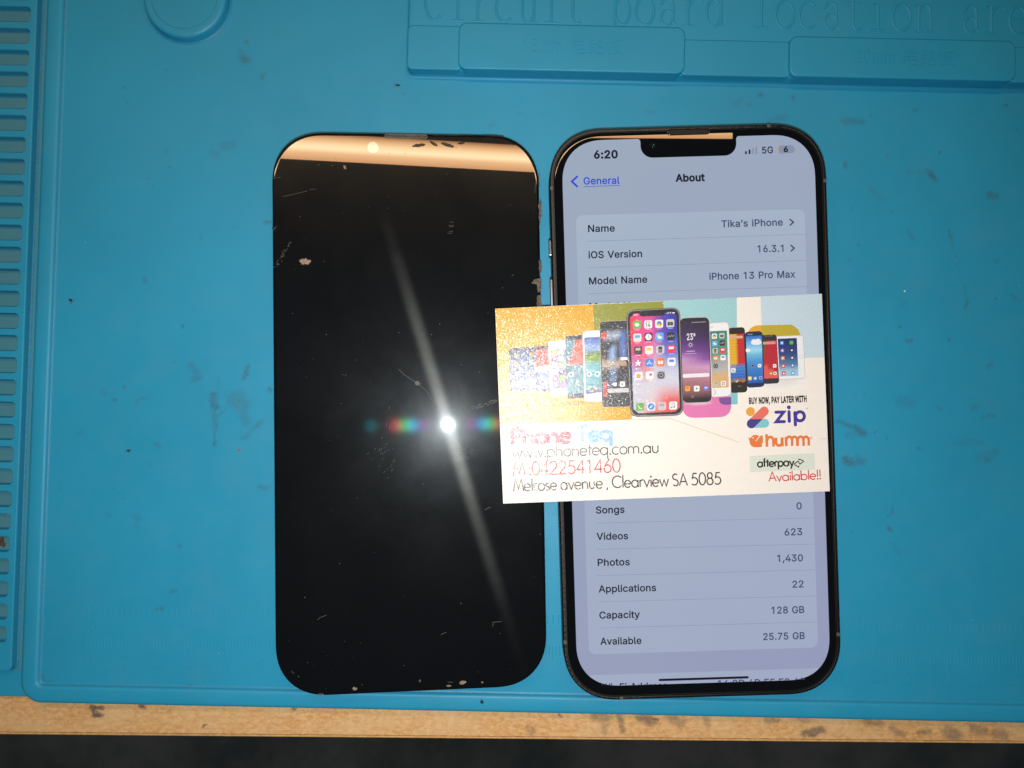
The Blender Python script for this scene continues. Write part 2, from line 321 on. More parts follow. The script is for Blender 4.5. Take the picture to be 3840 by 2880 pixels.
 'ru': (205, '91 -3 -18 2 -16 6 -13 10 -9 14 -7 18 -2 22 0 121 31 0 0 -118 3 -20 8 -15 14 -9 18 -3 13 2 12 4 9 7 8 10 4 13 2 15 0 114 31 0 0 -190 -30 0 0 46 5 0 -11 -23 -14 -15 -18 -8'),
 'rv': (195, '81 0 -72 190 33 0 41 -112 10 -35 10 -33 -11 0 9 33 11 35 40 112 34 0 -73 -190'),
 'rx': (189, '10 0 76 109 0 -23 -72 104 36 0 24 -37 16 -26 14 -24 -16 0 13 24 16 26 24 37 35 0 -72 -106 0 23 75 -107 -36 0 -28 43 -15 25 -14 23 16 0 -13 -23 -15 -25 -28 -43'),
 'ry': (195, '24 -69 7 26 5 -1 8 -1 8 1 7 2 6 5 6 8 4 11 6 17 -72 191 33 0 41 -112 10 -35 10 -33 -11 0 9 33 11 35 41 112 33 0 -84 -219 -6 -14 -8 -11 -8 -8 -10 -6 -12 -3 -12 -2 -14 1'),
 'r°': (158, '79 142 -15 1 -14 6 -11 9 -10 12 -6 14 -1 15 1 15 6 14 10 12 11 9 14 5 15 2 15 -2 14 -5 12 -9 9 -12 5 -14 2 -15 -2 -15 -5 -14 -9 -12 -12 -9 -14 -6|79 167 9 1 7 3 7 5 5 7 3 7 1 9 -1 8 -3 8 -5 6 -7 5 -7 4 -9 1 -8 -1 -8 -4 -6 -5 -5 -6 -4 -8 -1 -8 1 -9 4 -7 5 -7 6 -5 8 -3'),
 'r’': (88, '26 159 15 95 34 0 -26 -95'),
 'b0': (227, '113 -3 -26 3 -22 12 -18 19 -13 26 -7 32 -3 38 3 38 8 32 13 26 17 19 22 12 26 4 26 -4 22 -12 18 -19 13 -26 8 -32 3 -38 -3 -38 -8 -32 -13 -26 -17 -19 -22 -12|113 25 18 3 14 9 12 15 8 20 5 25 2 30 -2 30 -5 25 -8 21 -12 15 -14 9 -18 3 -17 -3 -14 -9 -12 -15 -8 -21 -6 -25 -1 -30 1 -30 6 -25 8 -20 12 -15 14 -9'),
 'b2': (227, '32 0 0 24 85 90 24 27 8 12 6 10 4 11 1 12 -1 12 -5 11 -8 9 -9 6 -12 4 -13 2 -14 -2 -12 -4 -9 -8 -8 -9 -4 -12 -1 -14 -31 0 2 21 8 19 12 16 17 11 19 7 21 3 22 -3 19 -7 16 -11 12 -14 7 -18 3 -19 -2 -14 -4 -13 -6 -14 -11 -16 -35 -39 -57 -60 0 -2 119 0 0 -28'),
 'b6': (227, '113 -3 -22 2 -20 8 -16 13 -13 17 -8 21 -2 23 2 19 6 19 11 23 18 28 57 84 35 0 -86 -123 -2 0 4 6 6 7 7 5 8 4 9 3 10 1 22 -2 19 -8 15 -11 12 -16 7 -19 2 -22 -2 -23 -8 -20 -13 -16 -16 -13 -20 -8|113 24 14 2 12 5 10 9 8 11 5 13 2 15 -2 15 -5 13 -8 11 -10 8 -12 5 -14 2 -14 -2 -12 -5 -10 -8 -8 -11 -5 -13 -2 -15 2 -15 5 -13 8 -11 10 -9 12 -5'),
 'b:': (94, '48 -2 -9 1 -8 5 -5 8 -1 8 1 9 5 8 8 5 9 1 8 -1 8 -5 5 -8 2 -9 -2 -8 -5 -8 -8 -5|48 135 -9 2 -8 5 -5 7 -1 9 1 9 5 7 8 5 9 2 8 -2 8 -5 5 -7 2 -9 -2 -9 -5 -7 -8 -5'),
 'bA': (240, '8 0 93 254 37 0 93 -254 -33 0 -54 151 -12 35 -16 53 7 0 -17 -54 -11 -34 -52 -151|55 71 0 28 130 0 0 -28'),
 'bb': (212, '115 -4 -16 1 -13 5 -10 6 -7 8 -10 13 -3 0 0 -29 -30 0 0 254 31 0 0 -94 2 0 10 13 7 7 10 6 12 5 17 1 22 -3 19 -9 17 -14 12 -20 8 -24 2 -28 -2 -28 -8 -24 -12 -19 -16 -15 -20 -9|110 23 16 3 14 7 10 11 8 14 5 17 1 20 -1 19 -5 17 -8 14 -10 11 -14 7 -16 2 -16 -2 -13 -7 -11 -11 -8 -14 -4 -17 -2 -19 2 -20 5 -17 7 -15 11 -11 13 -6'),
 'bo': (208, '104 -4 -25 3 -21 9 -17 15 -13 20 -8 23 -3 28 3 28 8 24 13 19 17 15 21 9 25 3 24 -3 21 -9 18 -15 13 -19 8 -24 3 -28 -3 -28 -8 -23 -13 -20 -18 -15 -21 -9|104 23 17 3 14 7 11 11 8 15 4 16 2 19 -2 18 -4 17 -8 15 -11 11 -14 7 -17 3 -18 -3 -13 -7 -11 -11 -8 -15 -4 -17 -2 -18 2 -19 4 -16 8 -15 11 -11 13 -7'),
 'bt': (114, '102 190 0 -26 -99 0 0 26|32 236 31 0 0 -187 1 -11 4 -7 7 -5 10 -1 8 1 8 1 6 -26 -11 -2 -12 -1 -22 3 -16 10 -10 15 -4 20'),
 'bu': (205, '91 -3 -18 2 -16 6 -13 10 -9 14 -7 18 -2 22 0 121 31 0 0 -118 3 -20 8 -15 14 -9 18 -3 13 2 12 4 9 7 8 10 4 13 2 15 0 114 31 0 0 -190 -30 0 0 46 5 0 -11 -23 -14 -15 -18 -8'),
 'h,': (94, '19 -60 15 96 34 0 -26 -96'),
 'hA': (240, '8 0 93 254 37 0 93 -254 -33 0 -54 151 -12 35 -16 53 7 0 -17 -54 -11 -34 -52 -151|55 71 0 28 130 0 0 -28'),
 'hB': (228, '30 0 0 254 91 0 24 -2 19 -7 16 -10 10 -14 7 -16 2 -18 -1 -15 -5 -12 -6 -10 -9 -7 -10 -6 -11 -4 0 -2 13 -2 12 -6 10 -9 9 -12 6 -16 2 -18 -2 -18 -7 -17 -11 -13 -17 -11 -21 -7 -28 -2|62 29 60 0 26 2 17 9 10 13 3 15 -2 13 -5 11 -8 10 -10 7 -13 5 -16 1 -62 0|62 143 57 0 13 1 12 4 10 7 8 8 4 11 2 12 -3 16 -9 12 -15 9 -21 3 -58 0'),
 'hE': (209, '30 0 0 254 156 0 0 -28 -124 0 0 -83 116 0 0 -29 -116 0 0 -85 126 0 0 -29'),
 'hH': (258, '30 0 0 254 32 0 0 -110 134 0 0 110 32 0 0 -254 -32 0 0 116 -134 0 0 -116'),
 'hI': (150, '16 0 0 29 43 0 0 197 -43 0 0 28 119 0 0 -28 -44 0 0 -197 44 0 0 -29'),
 'hL': (196, '30 0 0 254 32 0 0 -225 119 0 0 -29'),
 'hN': (262, '30 0 0 254 38 0 104 -163 9 -16 13 -22 13 -26 -5 0 -2 27 0 25 -1 18 0 157 33 0 0 -254 -39 0 -92 145 -12 20 -15 26 -20 35 6 1 1 -35 1 -28 0 -19 0 -145'),
 'hO': (267, '133 -3 -30 4 -28 11 -23 20 -17 26 -11 32 -4 37 4 38 11 32 17 26 23 19 28 12 30 4 31 -4 28 -12 23 -19 17 -26 11 -32 4 -38 -4 -37 -11 -32 -17 -26 -23 -20 -28 -11|133 26 22 3 20 9 16 14 13 20 8 25 3 30 -3 30 -8 25 -13 20 -16 14 -20 9 -22 3 -21 -3 -20 -9 -17 -14 -12 -20 -9 -25 -2 -30 2 -30 9 -25 12 -20 17 -14 20 -9'),
 'hP': (222, '30 0 0 254 88 0 26 -2 22 -8 17 -13 12 -16 7 -20 2 -21 -2 -22 -7 -19 -12 -17 -17 -12 -22 -8 -26 -3 -63 0 0 28 61 0 18 2 15 5 10 8 8 11 4 13 1 14 -1 14 -4 13 -8 10 -11 8 -14 5 -18 2 -54 0 0 -226'),
 'hR': (224, '30 0 0 254 88 0 27 -2 22 -8 16 -12 12 -15 7 -19 3 -22 -3 -22 -7 -18 -12 -16 -17 -11 -21 -8 -27 -2 -70 0 0 29 69 0 18 1 14 4 11 8 7 9 4 12 2 14 -2 14 -4 12 -8 10 -10 8 -15 4 -18 2 -54 0 0 -226|177 0 -62 115 36 0 63 -115'),
 'hS': (223, '112 -4 -26 2 -22 7 -18 10 -14 15 -9 18 -4 20 33 0 3 -13 7 -11 9 -9 12 -6 14 -3 15 -1 16 1 15 4 12 7 10 9 6 11 2 13 -2 11 -5 8 -8 7 -10 6 -26 9 -30 9 -28 10 -21 15 -13 18 -4 23 3 20 8 18 14 14 18 11 21 7 24 2 23 -2 21 -7 17 -11 14 -14 8 -16 3 -19 -31 0 -6 17 -12 13 -17 8 -22 2 -15 -1 -13 -4 -11 -6 -9 -9 -5 -10 -1 -11 2 -12 5 -9 9 -7 11 -6 21 -7 26 -7 24 -8 12 -6 11 -7 10 -9 8 -11 5 -14 2 -16 -3 -19 -8 -18 -13 -15 -18 -12 -23 -7'),
 'hT': (224, '16 226 0 28 192 0 0 -28 -80 0 0 -226 -32 0 0 226'),
 'hU': (259, '129 -4 -28 3 -24 9 -20 14 -15 18 -9 22 -3 25 0 167 32 0 0 -165 2 -17 6 -15 10 -13 14 -10 16 -6 19 -2 20 2 16 6 14 10 9 13 6 15 2 17 0 165 33 0 0 -167 -3 -25 -10 -22 -15 -18 -19 -14 -25 -9'),
 'hW': (343, '78 0 -70 254 33 0 41 -156 6 -25 5 -26 5 -27 -3 0 5 27 6 26 6 25 41 156 37 0 41 -156 6 -25 6 -26 6 -27 -5 0 5 27 6 26 6 25 41 156 33 0 -70 -254 -37 0 -44 161 -8 35 -8 41 7 0 -8 -40 -8 -36 -44 -161'),
 'hY': (236, '102 0 0 104 -94 150 38 0 50 -82 15 -26 14 -31 -13 0 14 31 14 26 51 82 37 0 -94 -150 0 -104'),
}


WEIGHT = {'r': .0165, 'b': .035, 'h': .042}      # how far each weight's edges are moved off the drawn outline


def outlines(st, ch):
    a, e_ = GLY[st + ch]
    cs = []
    for part in e_.split('|'):
        v = list(map(int, part.split())); x = y = 0; c = []
        for k in range(0, len(v), 2):
            x += v[k]; y += v[k + 1]; c.append((x / 500, y / 500))
        cs.append(c)
    return a / 500, cs


def contours(body, st):
    x = 0.0; out = []
    for ch in body:
        if ch == ' ': x += .188 + (.06 if st != 'h' else .04); continue
        a, cs = outlines(st, ch)
        out.append((ch, x)); x += a + WEIGHT[st] * .6
    return out


_fc = {}


def builtin_glyphs(body, extrude=0.0):
    c = bpy.data.curves.new('lettering', 'FONT')
    c.body = body; c.resolution_u = 4; c.extrude = extrude
    o = bpy.data.objects.new('lettering', c)
    COL.objects.link(o)
    dg = bpy.context.evaluated_depsgraph_get()
    me = bpy.data.meshes.new_from_object(o.evaluated_get(dg))
    v = [tuple(x.co) for x in me.vertices]; f = [tuple(p.vertices) for p in me.polygons]
    bpy.data.objects.remove(o); bpy.data.curves.remove(c); bpy.data.meshes.remove(me)
    return v, f


def tidy(c):
    """drop points that sit on top of one another"""
    o = []
    for p in c:
        if not o or math.hypot(p[0] - o[-1][0], p[1] - o[-1][1]) > .005: o.append(p)
    if math.hypot(o[0][0] - o[-1][0], o[0][1] - o[-1][1]) <= .005: o.pop()
    return o


_gm = {}


def winding(p, cs):
    w_ = 0
    for c in cs:
        for i in range(len(c)):
            (x0, y0), (x1, y1) = c[i - 1], c[i]
            if (y0 <= p[1]) != (y1 <= p[1]):
                t = (p[1] - y0) / (y1 - y0)
                if p[0] < x0 + t * (x1 - x0): w_ += 1 if y1 > y0 else -1
    return w_


def glyph_mesh(st, ch, extrude=0.0):
    if (st, ch, extrude) in _gm: return _gm[st, ch, extrude]
    cs = [tidy(c) for c in outlines(st, ch)[1]]
    pts, edges = [], []
    for c in cs:
        b0 = len(pts); pts += [Vector(p) for p in c]
        edges += [(b0 + k, b0 + (k + 1) % len(c)) for k in range(len(c))]
    vv, _, ff, *_r = delaunay_2d_cdt(pts, edges, [], 0, 1e-5)
    v = [(p.x, p.y, extrude) for p in vv]
    f = [tuple(t) for t in ff if winding((sum(vv[k].x for k in t) / len(t), sum(vv[k].y for k in t) / len(t)), cs) != 0]
    if extrude:
        for c in cs:
            b0 = len(v); n = len(c)
            v += [(p[0], p[1], extrude) for p in c] + [(p[0], p[1], -extrude) for p in c]
            f += [(b0 + k, b0 + (k + 1) % n, b0 + n + (k + 1) % n, b0 + n + k) for k in range(n)]
    else:                                          # weight: a line of even width round every edge
        for k in cs:
            d = WEIGHT[st]; n = len(k); b0 = len(v)
            for i in range(n):
                p, q, r = Vector(k[i - 1]), Vector(k[i]), Vector(k[(i + 1) % n])
                n1 = Vector((p.y - q.y, q.x - p.x)).normalized(); n2 = Vector((q.y - r.y, r.x - q.x)).normalized()
                m = n1 + n2
                m = m.normalized() if m.length > .2 else n1
                m = m * (d / max(.6, m.dot(n1)))
                v += [(q.x + m.x, q.y + m.y, -.0006), (q.x - m.x, q.y - m.y, -.0006)]
            for i in range(n):
                j = (i + 1) % n
                f.append((b0 + 2 * i, b0 + 2 * j, b0 + 2 * j + 1, b0 + 2 * i + 1))
    _gm[st, ch, extrude] = (v, f)
    return v, f


def glyphs(body, st='r', extrude=0.0):
    if (body, st, extrude) in _fc: return _fc[body, st, extrude]
    if any(ch != ' ' and st + ch not in GLY for ch in body):
        r = builtin_glyphs(body, extrude)
    else:
        v, f = [], []
        for ch, x in contours(body, st):
            gv, gf = glyph_mesh(st, ch, extrude); b0 = len(v)
            v += [(p[0] + x, p[1], p[2]) for p in gv]; f += [tuple(b0 + k for k in t) for t in gf]
        r = (v, f)
    _fc[body, st, extrude] = r
    return r


CAPH = 0.508


def text(mb, body, p0, p1, cap, z, col=None, st='r', m=0, clip=None):
    """flat lettering whose inked width runs from p0 to p1 along the baseline"""
    v, f = glyphs(body, st)
    x0 = min(q[0] for q in v); x1 = max(q[0] for q in v)
    d = Vector(p1) - Vector(p0); L = d.length; d.normalize(); nn = Vector((-d.y, d.x))
    sx = L / (x1 - x0); sy = cap / (CAPH if all(ch == ' ' or st + ch in GLY for ch in body) else .72)
    pts = [Vector(p0) + d * ((q[0] - x0) * sx) + nn * (q[1] * sy) for q in v]
    bm = bmesh.new()
    vs = [bm.verts.new((q.x, q.y, g[2])) for q, g in zip(pts, v)]
    for t in f:
        try: bm.faces.new([vs[i] for i in t])
        except ValueError: pass
    if clip is not None:
        co, no = clip
        bmesh.ops.bisect_plane(bm, geom=bm.verts[:] + bm.edges[:] + bm.faces[:], plane_co=(co[0], co[1], 0), plane_no=(no[0], no[1], 0), clear_outer=True)
    bm.verts.index_update()
    base = [mb.vert((q.co.x, q.co.y, z + q.co.z)) for q in bm.verts]
    for t in bm.faces:
        ids = [base[q.index] for q in t.verts]
        t.normal_update()
        if t.calc_area() < 1e-7: continue
        mb.face(ids if t.normal.z > 0 else ids[::-1], m, col)
    bm.free()


def A(cx, cy, r, a0, a1, n=18, ry=None):
    return circle(cx, cy, r, ry, n, a0, a1)


def O(cx, cy, r, ry=None, n=26):
    return ('closed', circle(cx, cy, r, ry, n))


# single-storey geometric sans drawn as strokes; x-height 1, capitals 1.7
SANS = {
    'a': (1.25, [O(.55, .5, .5), [(1.05, 1), (1.05, 0)]]),
    'b': (1.25, [[(.1, 1.75), (.1, 0)], O(.6, .5, .5)]),
    'c': (1.05, [A(.55, .5, .5, 45, 315)]),
    'd': (1.25, [[(1.05, 1.75), (1.05, 0)], O(.55, .5, .5)]),
    'e': (1.15, [[(.07, .5), (1.02, .5)], A(.55, .5, .5, 4, 318)]),
    'f': (.62, [[(.25, 0), (.25, 1.4)] + A(.55, 1.4, .3, 180, 100, 6), [(.02, 1), (.55, 1)]]),
    'h': (1.12, [[(.12, 0), (.12, 1.75)], A(.52, .58, .4, 180, 0, 12) + [(.92, 0)]]),
    'i': (.34, [[(.15, 0), (.15, 1)], O(.15, 1.42, .05, None, 10)]),
    'l': (.34, [[(.15, 0), (.15, 1.75)]]),
    'm': (1.75, [[(.12, 0), (.12, 1)], A(.48, .62, .36, 180, 0, 12) + [(.84, 0)], A(1.2, .62, .36, 180, 0, 12) + [(1.56, 0)]]),
    'n': (1.12, [[(.12, 0), (.12, 1)], A(.52, .58, .4, 180, 0, 12) + [(.92, 0)]]),
    'o': (1.18, [O(.58, .5, .5)]),
    'p': (1.25, [[(.1, 1), (.1, -.62)], O(.6, .5, .5)]),
    'q': (1.25, [O(.55, .5, .5), [(1.05, 1), (1.05, -.62)]]),
    'r': (.72, [[(.12, 0), (.12, 1)], A(.5, .62, .38, 180, 65, 8)]),
    's': (.78, [A(.37, .74, .25, 50, 255, 12) + A(.37, .26, .26, 75, -140, 12)]),
    't': (.62, [[(.3, 0), (.3, 1.45)], [(.02, 1), (.58, 1)]]),
    'u': (1.12, [[(.12, 1)] + A(.5, .4, .38, 180, 360, 12) + [(.88, 1)]]),
    'v': (1.0, [[(.03, 1), (.47, 0), (.91, 1)]]),
    'w': (1.5, [[(.03, 1), (.4, 0), (.73, .9), (1.06, 0), (1.43, 1)]]),
    'y': (1.0, [[(.03, 1), (.5, .02)], [(.95, 1), (.25, -.6)]]),
    'k': (1.0, [[(.12, 0), (.12, 1.75)], [(.8, 1), (.14, .5)], [(.3, .62), (.88, 0)]]),
    'A': (1.4, [[(.05, 0), (.68, 1.7), (1.31, 0)], [(.27, .56), (1.09, .56)]]),
    'B': (1.2, [[(.15, 0), (.15, 1.7)], [(.15, 1.68), (.55, 1.68)] + A(.55, 1.3, .38, 90, -90, 10) + [(.15, .92)], [(.55, .92)] + A(.55, .47, .45, 90, -90, 10) + [(.15, .02)]]),
    'C': (1.6, [A(.88, .85, .82, 42, 318, 24)]),
    'K': (1.2, [[(.15, 0), (.15, 1.7)], [(1.0, 1.7), (.17, .85)], [(.35, 1.0), (1.1, 0)]]),
    'M': (1.75, [[(.08, 0), (.4, 1.7), (.88, .25), (1.36, 1.7), (1.68, 0)]]),
    'P': (1.15, [[(.15, 0), (.15, 1.7)], [(.15, 1.67), (.58, 1.67)] + A(.58, 1.23, .44, 90, -90, 12) + [(.15, .79)]]),
    'S': (1.1, [A(.53, 1.27, .4, 40, 262, 14) + A(.53, .43, .43, 82, -145, 14)]),
    'T': (1.2, [[(.58, 0), (.58, 1.7)], [(.05, 1.66), (1.11, 1.66)]]),
    '0': (1.22, [O(.58, .85, .5, .85)]),
    '1': (1.22, [[(.3, 1.5), (.62, 1.7), (.62, 0)]]),
    '2': (1.22, [A(.56, 1.22, .46, 170, -28, 14) + [(.08, .03), (1.08, .03)]]),
    '4': (1.22, [[(.85, 0), (.85, 1.68), (.05, .48), (1.1, .48)]]),
    '5': (1.22, [[(.95, 1.66), (.38, 1.66), (.24, .98)] + A(.53, .54, .52, 112, -140, 16)]),
    '6': (1.22, [O(.58, .5, .48), [(.86, 1.72), (.17, .75)]]),
    '8': (1.22, [O(.57, 1.28, .38, .4), O(.57, .45, .47, .46)]),
    '.': (.42, [O(.18, .07, .05, None, 10)]),
    ',': (.42, [[(.22, .12), (.1, -.28)]]),
    ':': (.42, [O(.18, .1, .05, None, 10), O(.18, .85, .05, None, 10)]),
    '!': (.45, [[(.2, 1.72), (.2, .45)], O(.2, .07, .05, None, 10)]),
    ' ': (.6, []),
}


def strokes(mb, body, p0, p1, xh, wd, z, col, m=0, font=SANS, space=.6, dz=0.0008):
    """stroke lettering laid from p0 to p1; xh: x-height in mm, wd: stroke width in mm"""
    adv = sum((font[c][0] if c != ' ' else space) for c in body)
    d = Vector(p1) - Vector(p0); L = d.length; d.normalize(); nn = Vector((-d.y, d.x))
    sx = L / adv; x = 0.0
    for c in body:
        a, pl = font[c]
        if c == ' ': a = space
        for k, s in enumerate(pl):
            closed = s[0] == 'closed'
            q = s[1] if closed else s
            P = [Vector(p0) + d * ((x + u[0]) * sx) + nn * (u[1] * xh) for u in q]
            mb.ribbon([tuple(t) for t in P], wd, z + dz * k, col, closed, m)
        x += a


# ------------------------------------------------------------------ materials
def newmat(name):
    m = bpy.data.materials.new(name); m.use_nodes = True
    n = m.node_tree.nodes; l = m.node_tree.links
    return m, n, l, n['Principled BSDF']


def coords(n, l, k=1000.0):
    tc = n.new('ShaderNodeTexCoord')
    v = n.new('ShaderNodeVectorMath'); v.operation = 'SCALE'; v.inputs['Scale'].default_value = k
    l.new(tc.outputs['Object'], v.inputs[0])
    return v.outputs[0]


def nz(n, l, co, scale, detail=3, rough=.5, dist=0.0):
    t = n.new('ShaderNodeTexNoise')
    t.inputs['Scale'].default_value = scale; t.inputs['Detail'].default_value = detail
    t.inputs['Roughness'].default_value = rough; t.inputs['Distortion'].default_value = dist
    l.new(co, t.inputs['Vector'])
    return t.outputs['Fac']


def ramp(n, l, src, stops):
    r = n.new('ShaderNodeValToRGB')
    while len(r.color_ramp.elements) < len(stops): r.color_ramp.elements.new(0.5)
    for e_, (p, c) in zip(r.color_ramp.elements, stops):
        e_.position = p
        e_.color = (c, c, c, 1) if not isinstance(c, (tuple, list)) else tuple(c) + (1,)
    l.new(src, r.inputs[0])
    return r.outputs[0]


def mixc(n, l, fac, a, b, mode='MIX'):
    x = n.new('ShaderNodeMix'); x.data_type = 'RGBA'; x.blend_type = mode
    for k, s in ((0, fac), (6, a), (7, b)):
        if isinstance(s, (int, float)): x.inputs[k].default_value = s
        elif isinstance(s, tuple): x.inputs[k].default_value = s + (1,)
        else: l.new(s, x.inputs[k])
    return x.outputs[2]


def math_(n, l, op, a, b=0.0):
    x = n.new('ShaderNodeMath'); x.operation = op
    for k, s in ((0, a), (1, b)):
        if isinstance(s, (int, float)): x.inputs[k].default_value = s
        else: l.new(s, x.inputs[k])
    return x.outputs[0]


def bump(n, l, h, strength, dist, bs):
    b = n.new('ShaderNodeBump'); b.inputs['Strength'].default_value = strength; b.inputs['Distance'].default_value = dist
    l.new(h, b.inputs['Height']); l.new(b.outputs[0], bs.inputs['Normal'])
    return b


def silicone(name, tint=(0.017, 0.285, 0.485), dirt=0.0):
    m, n, l, b = newmat(name)
    co = coords(n, l)
    big = nz(n, l, co, 0.018, 3)
    c = mixc(n, l, ramp(n, l, big, [(.3, 0.0), (.7, 1.0)]), tuple(v * .93 for v in tint), tuple(v * 1.05 for v in tint))
    # worn greyish film in irregular patches
    film = ramp(n, l, nz(n, l, co, 0.06, 5, .65), [(.5, 0.0), (.8, .13 + dirt)])
    c = mixc(n, l, film, c, (0.10, 0.23, 0.31))
    # rubbed-in marks with a shape of their own
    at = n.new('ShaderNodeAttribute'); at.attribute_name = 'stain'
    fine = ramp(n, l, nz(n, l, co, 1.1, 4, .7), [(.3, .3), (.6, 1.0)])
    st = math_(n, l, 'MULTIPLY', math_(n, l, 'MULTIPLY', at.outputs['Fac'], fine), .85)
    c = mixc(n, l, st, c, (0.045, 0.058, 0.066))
    if dirt:
        gr = ramp(n, l, nz(n, l, co, 0.9, 5, .7), [(.3, dirt), (.7, dirt * 1.7)])
        c = mixc(n, l, gr, c, (0.12, 0.125, 0.105))
    # lint: tiny pale specks
    vo = n.new('ShaderNodeTexVoronoi'); vo.inputs['Scale'].default_value = 0.16; l.new(co, vo.inputs['Vector'])
    sp = math_(n, l, 'LESS_THAN', vo.outputs['Distance'], 0.016)
    sg = n.new('ShaderNodeSeparateColor'); l.new(vo.outputs['Color'], sg.inputs[0])
    sp = math_(n, l, 'MULTIPLY', sp, math_(n, l, 'GREATER_THAN', sg.outputs[0], 0.55))
    c = mixc(n, l, math_(n, l, 'MULTIPLY', sp, .6), c, (0.75, 0.8, 0.8))
    vo2 = n.new('ShaderNodeTexVoronoi'); vo2.inputs['Scale'].default_value = 0.09; l.new(co, vo2.inputs['Vector'])
    sp2 = math_(n, l, 'LESS_THAN', vo2.outputs['Distance'], 0.02)
    sg2 = n.new('ShaderNodeSeparateColor'); l.new(vo2.outputs['Color'], sg2.inputs[0])
    sp2 = math_(n, l, 'MULTIPLY', sp2, math_(n, l, 'GREATER_THAN', sg2.outputs[1], 0.5))
    c = mixc(n, l, math_(n, l, 'MULTIPLY', sp2, .7), c, (0.03, 0.05, 0.06))
    l.new(c, b.inputs['Base Color'])
    l.new(ramp(n, l, nz(n, l, co, .12, 4, .6), [(.3, .42), (.7, .56)]), b.inputs['Roughness'])
    b.inputs['Specular IOR Level'].default_value = 0.36
    h = math_(n, l, 'ADD', math_(n, l, 'MULTIPLY', nz(n, l, co, 3.0, 3), .5), nz(n, l, co, .05, 2))
    bump(n, l, h, 0.16, 0.0002, b)
    return m


M = {}
M['silicone'] = silicone('blue_silicone')
M['silicone_dirty'] = silicone('grimy_blue_silicone', (0.030, 0.25, 0.36), 0.20)
M['silicone_channel'] = silicone('dusty_blue_silicone', (0.030, 0.27, 0.39), 0.14)


def simple(name, col, rough=.5, metal=0.0, spec=.5, coat=0.0):
    m, n, l, b = newmat(name)
    b.inputs['Base Color'].default_value = tuple(col) + (1,)
    b.inputs['Roughness'].default_value = rough; b.inputs['Metallic'].default_value = metal
    b.inputs['Specular IOR Level'].default_value = spec
    b.inputs['Coat Weight'].default_value = coat
    b.inputs['Coat Roughness'].default_value = 0.02
    return m


def mottled(name, c1, c2, scale, rough=.7, bump_s=.3, bd=0.0002, spec=.3):
    m, n, l, b = newmat(name)
    co = coords(n, l)
    f = ramp(n, l, nz(n, l, co, scale, 5, .65), [(.35, 0.0), (.65, 1.0)])
    l.new(mixc(n, l, f, c1, c2), b.inputs['Base Color'])
    b.inputs['Roughness'].default_value = rough; b.inputs['Specular IOR Level'].default_value = spec
    bump(n, l, nz(n, l, co, scale * 2, 4, .7), bump_s, bd, b)
    return m


# worn, varnished bench board
def wood():
    m, n, l, b = newmat('worn_bench_board')
    co = coords(n, l)
    mp = n.new('ShaderNodeMapping'); mp.inputs['Scale'].default_value = (.6, 1, 1); l.new(co, mp.inputs['Vector'])
    f = ramp(n, l, nz(n, l, mp.outputs[0], .95, 6, .72, .6), [(.36, 0.0), (.5, .5), (.63, 1.0)])
    c = mixc(n, l, f, (0.52, 0.265, 0.093), (0.74, 0.465, 0.215))
    pa = ramp(n, l, nz(n, l, mp.outputs[0], .09, 4, .6), [(.42, 0.0), (.62, .5)])
    c = mixc(n, l, pa, c, (0.68, 0.485, 0.26))
    mp2 = n.new('ShaderNodeMapping'); mp2.inputs['Scale'].default_value = (.05, 1.5, 1); l.new(co, mp2.inputs['Vector'])
    gr = ramp(n, l, nz(n, l, mp2.outputs[0], 1.0, 4, .6), [(.56, 0.0), (.74, .25)])
    c = mixc(n, l, gr, c, (0.33, 0.16, 0.06))
    at = n.new('ShaderNodeAttribute'); at.attribute_name = 'stain'
    fi = ramp(n, l, nz(n, l, co, 1.3, 5, .75), [(.30, .3), (.48, 1.0)])
    st = math_(n, l, 'MULTIPLY', at.outputs['Fac'], fi)
    c = mixc(n, l, st, c, (0.115, 0.095, 0.08))
    l.new(c, b.inputs['Base Color'])
    b.inputs['Roughness'].default_value = .55
    b.inputs['Specular IOR Level'].default_value = .3
    bump(n, l, nz(n, l, mp.outputs[0], 1.8, 5, .7), .35, 0.0002, b)
    return m


M['wood'] = wood()
M['wood_edge'] = mottled('bench_edge_band', (0.50, 0.27, 0.09), (0.66, 0.41, 0.17), .5, .5)
M['floor'] = mottled('dark_floor', (0.085, 0.105, 0.10), (0.26, 0.24, 0.225), .006, .8, .1)


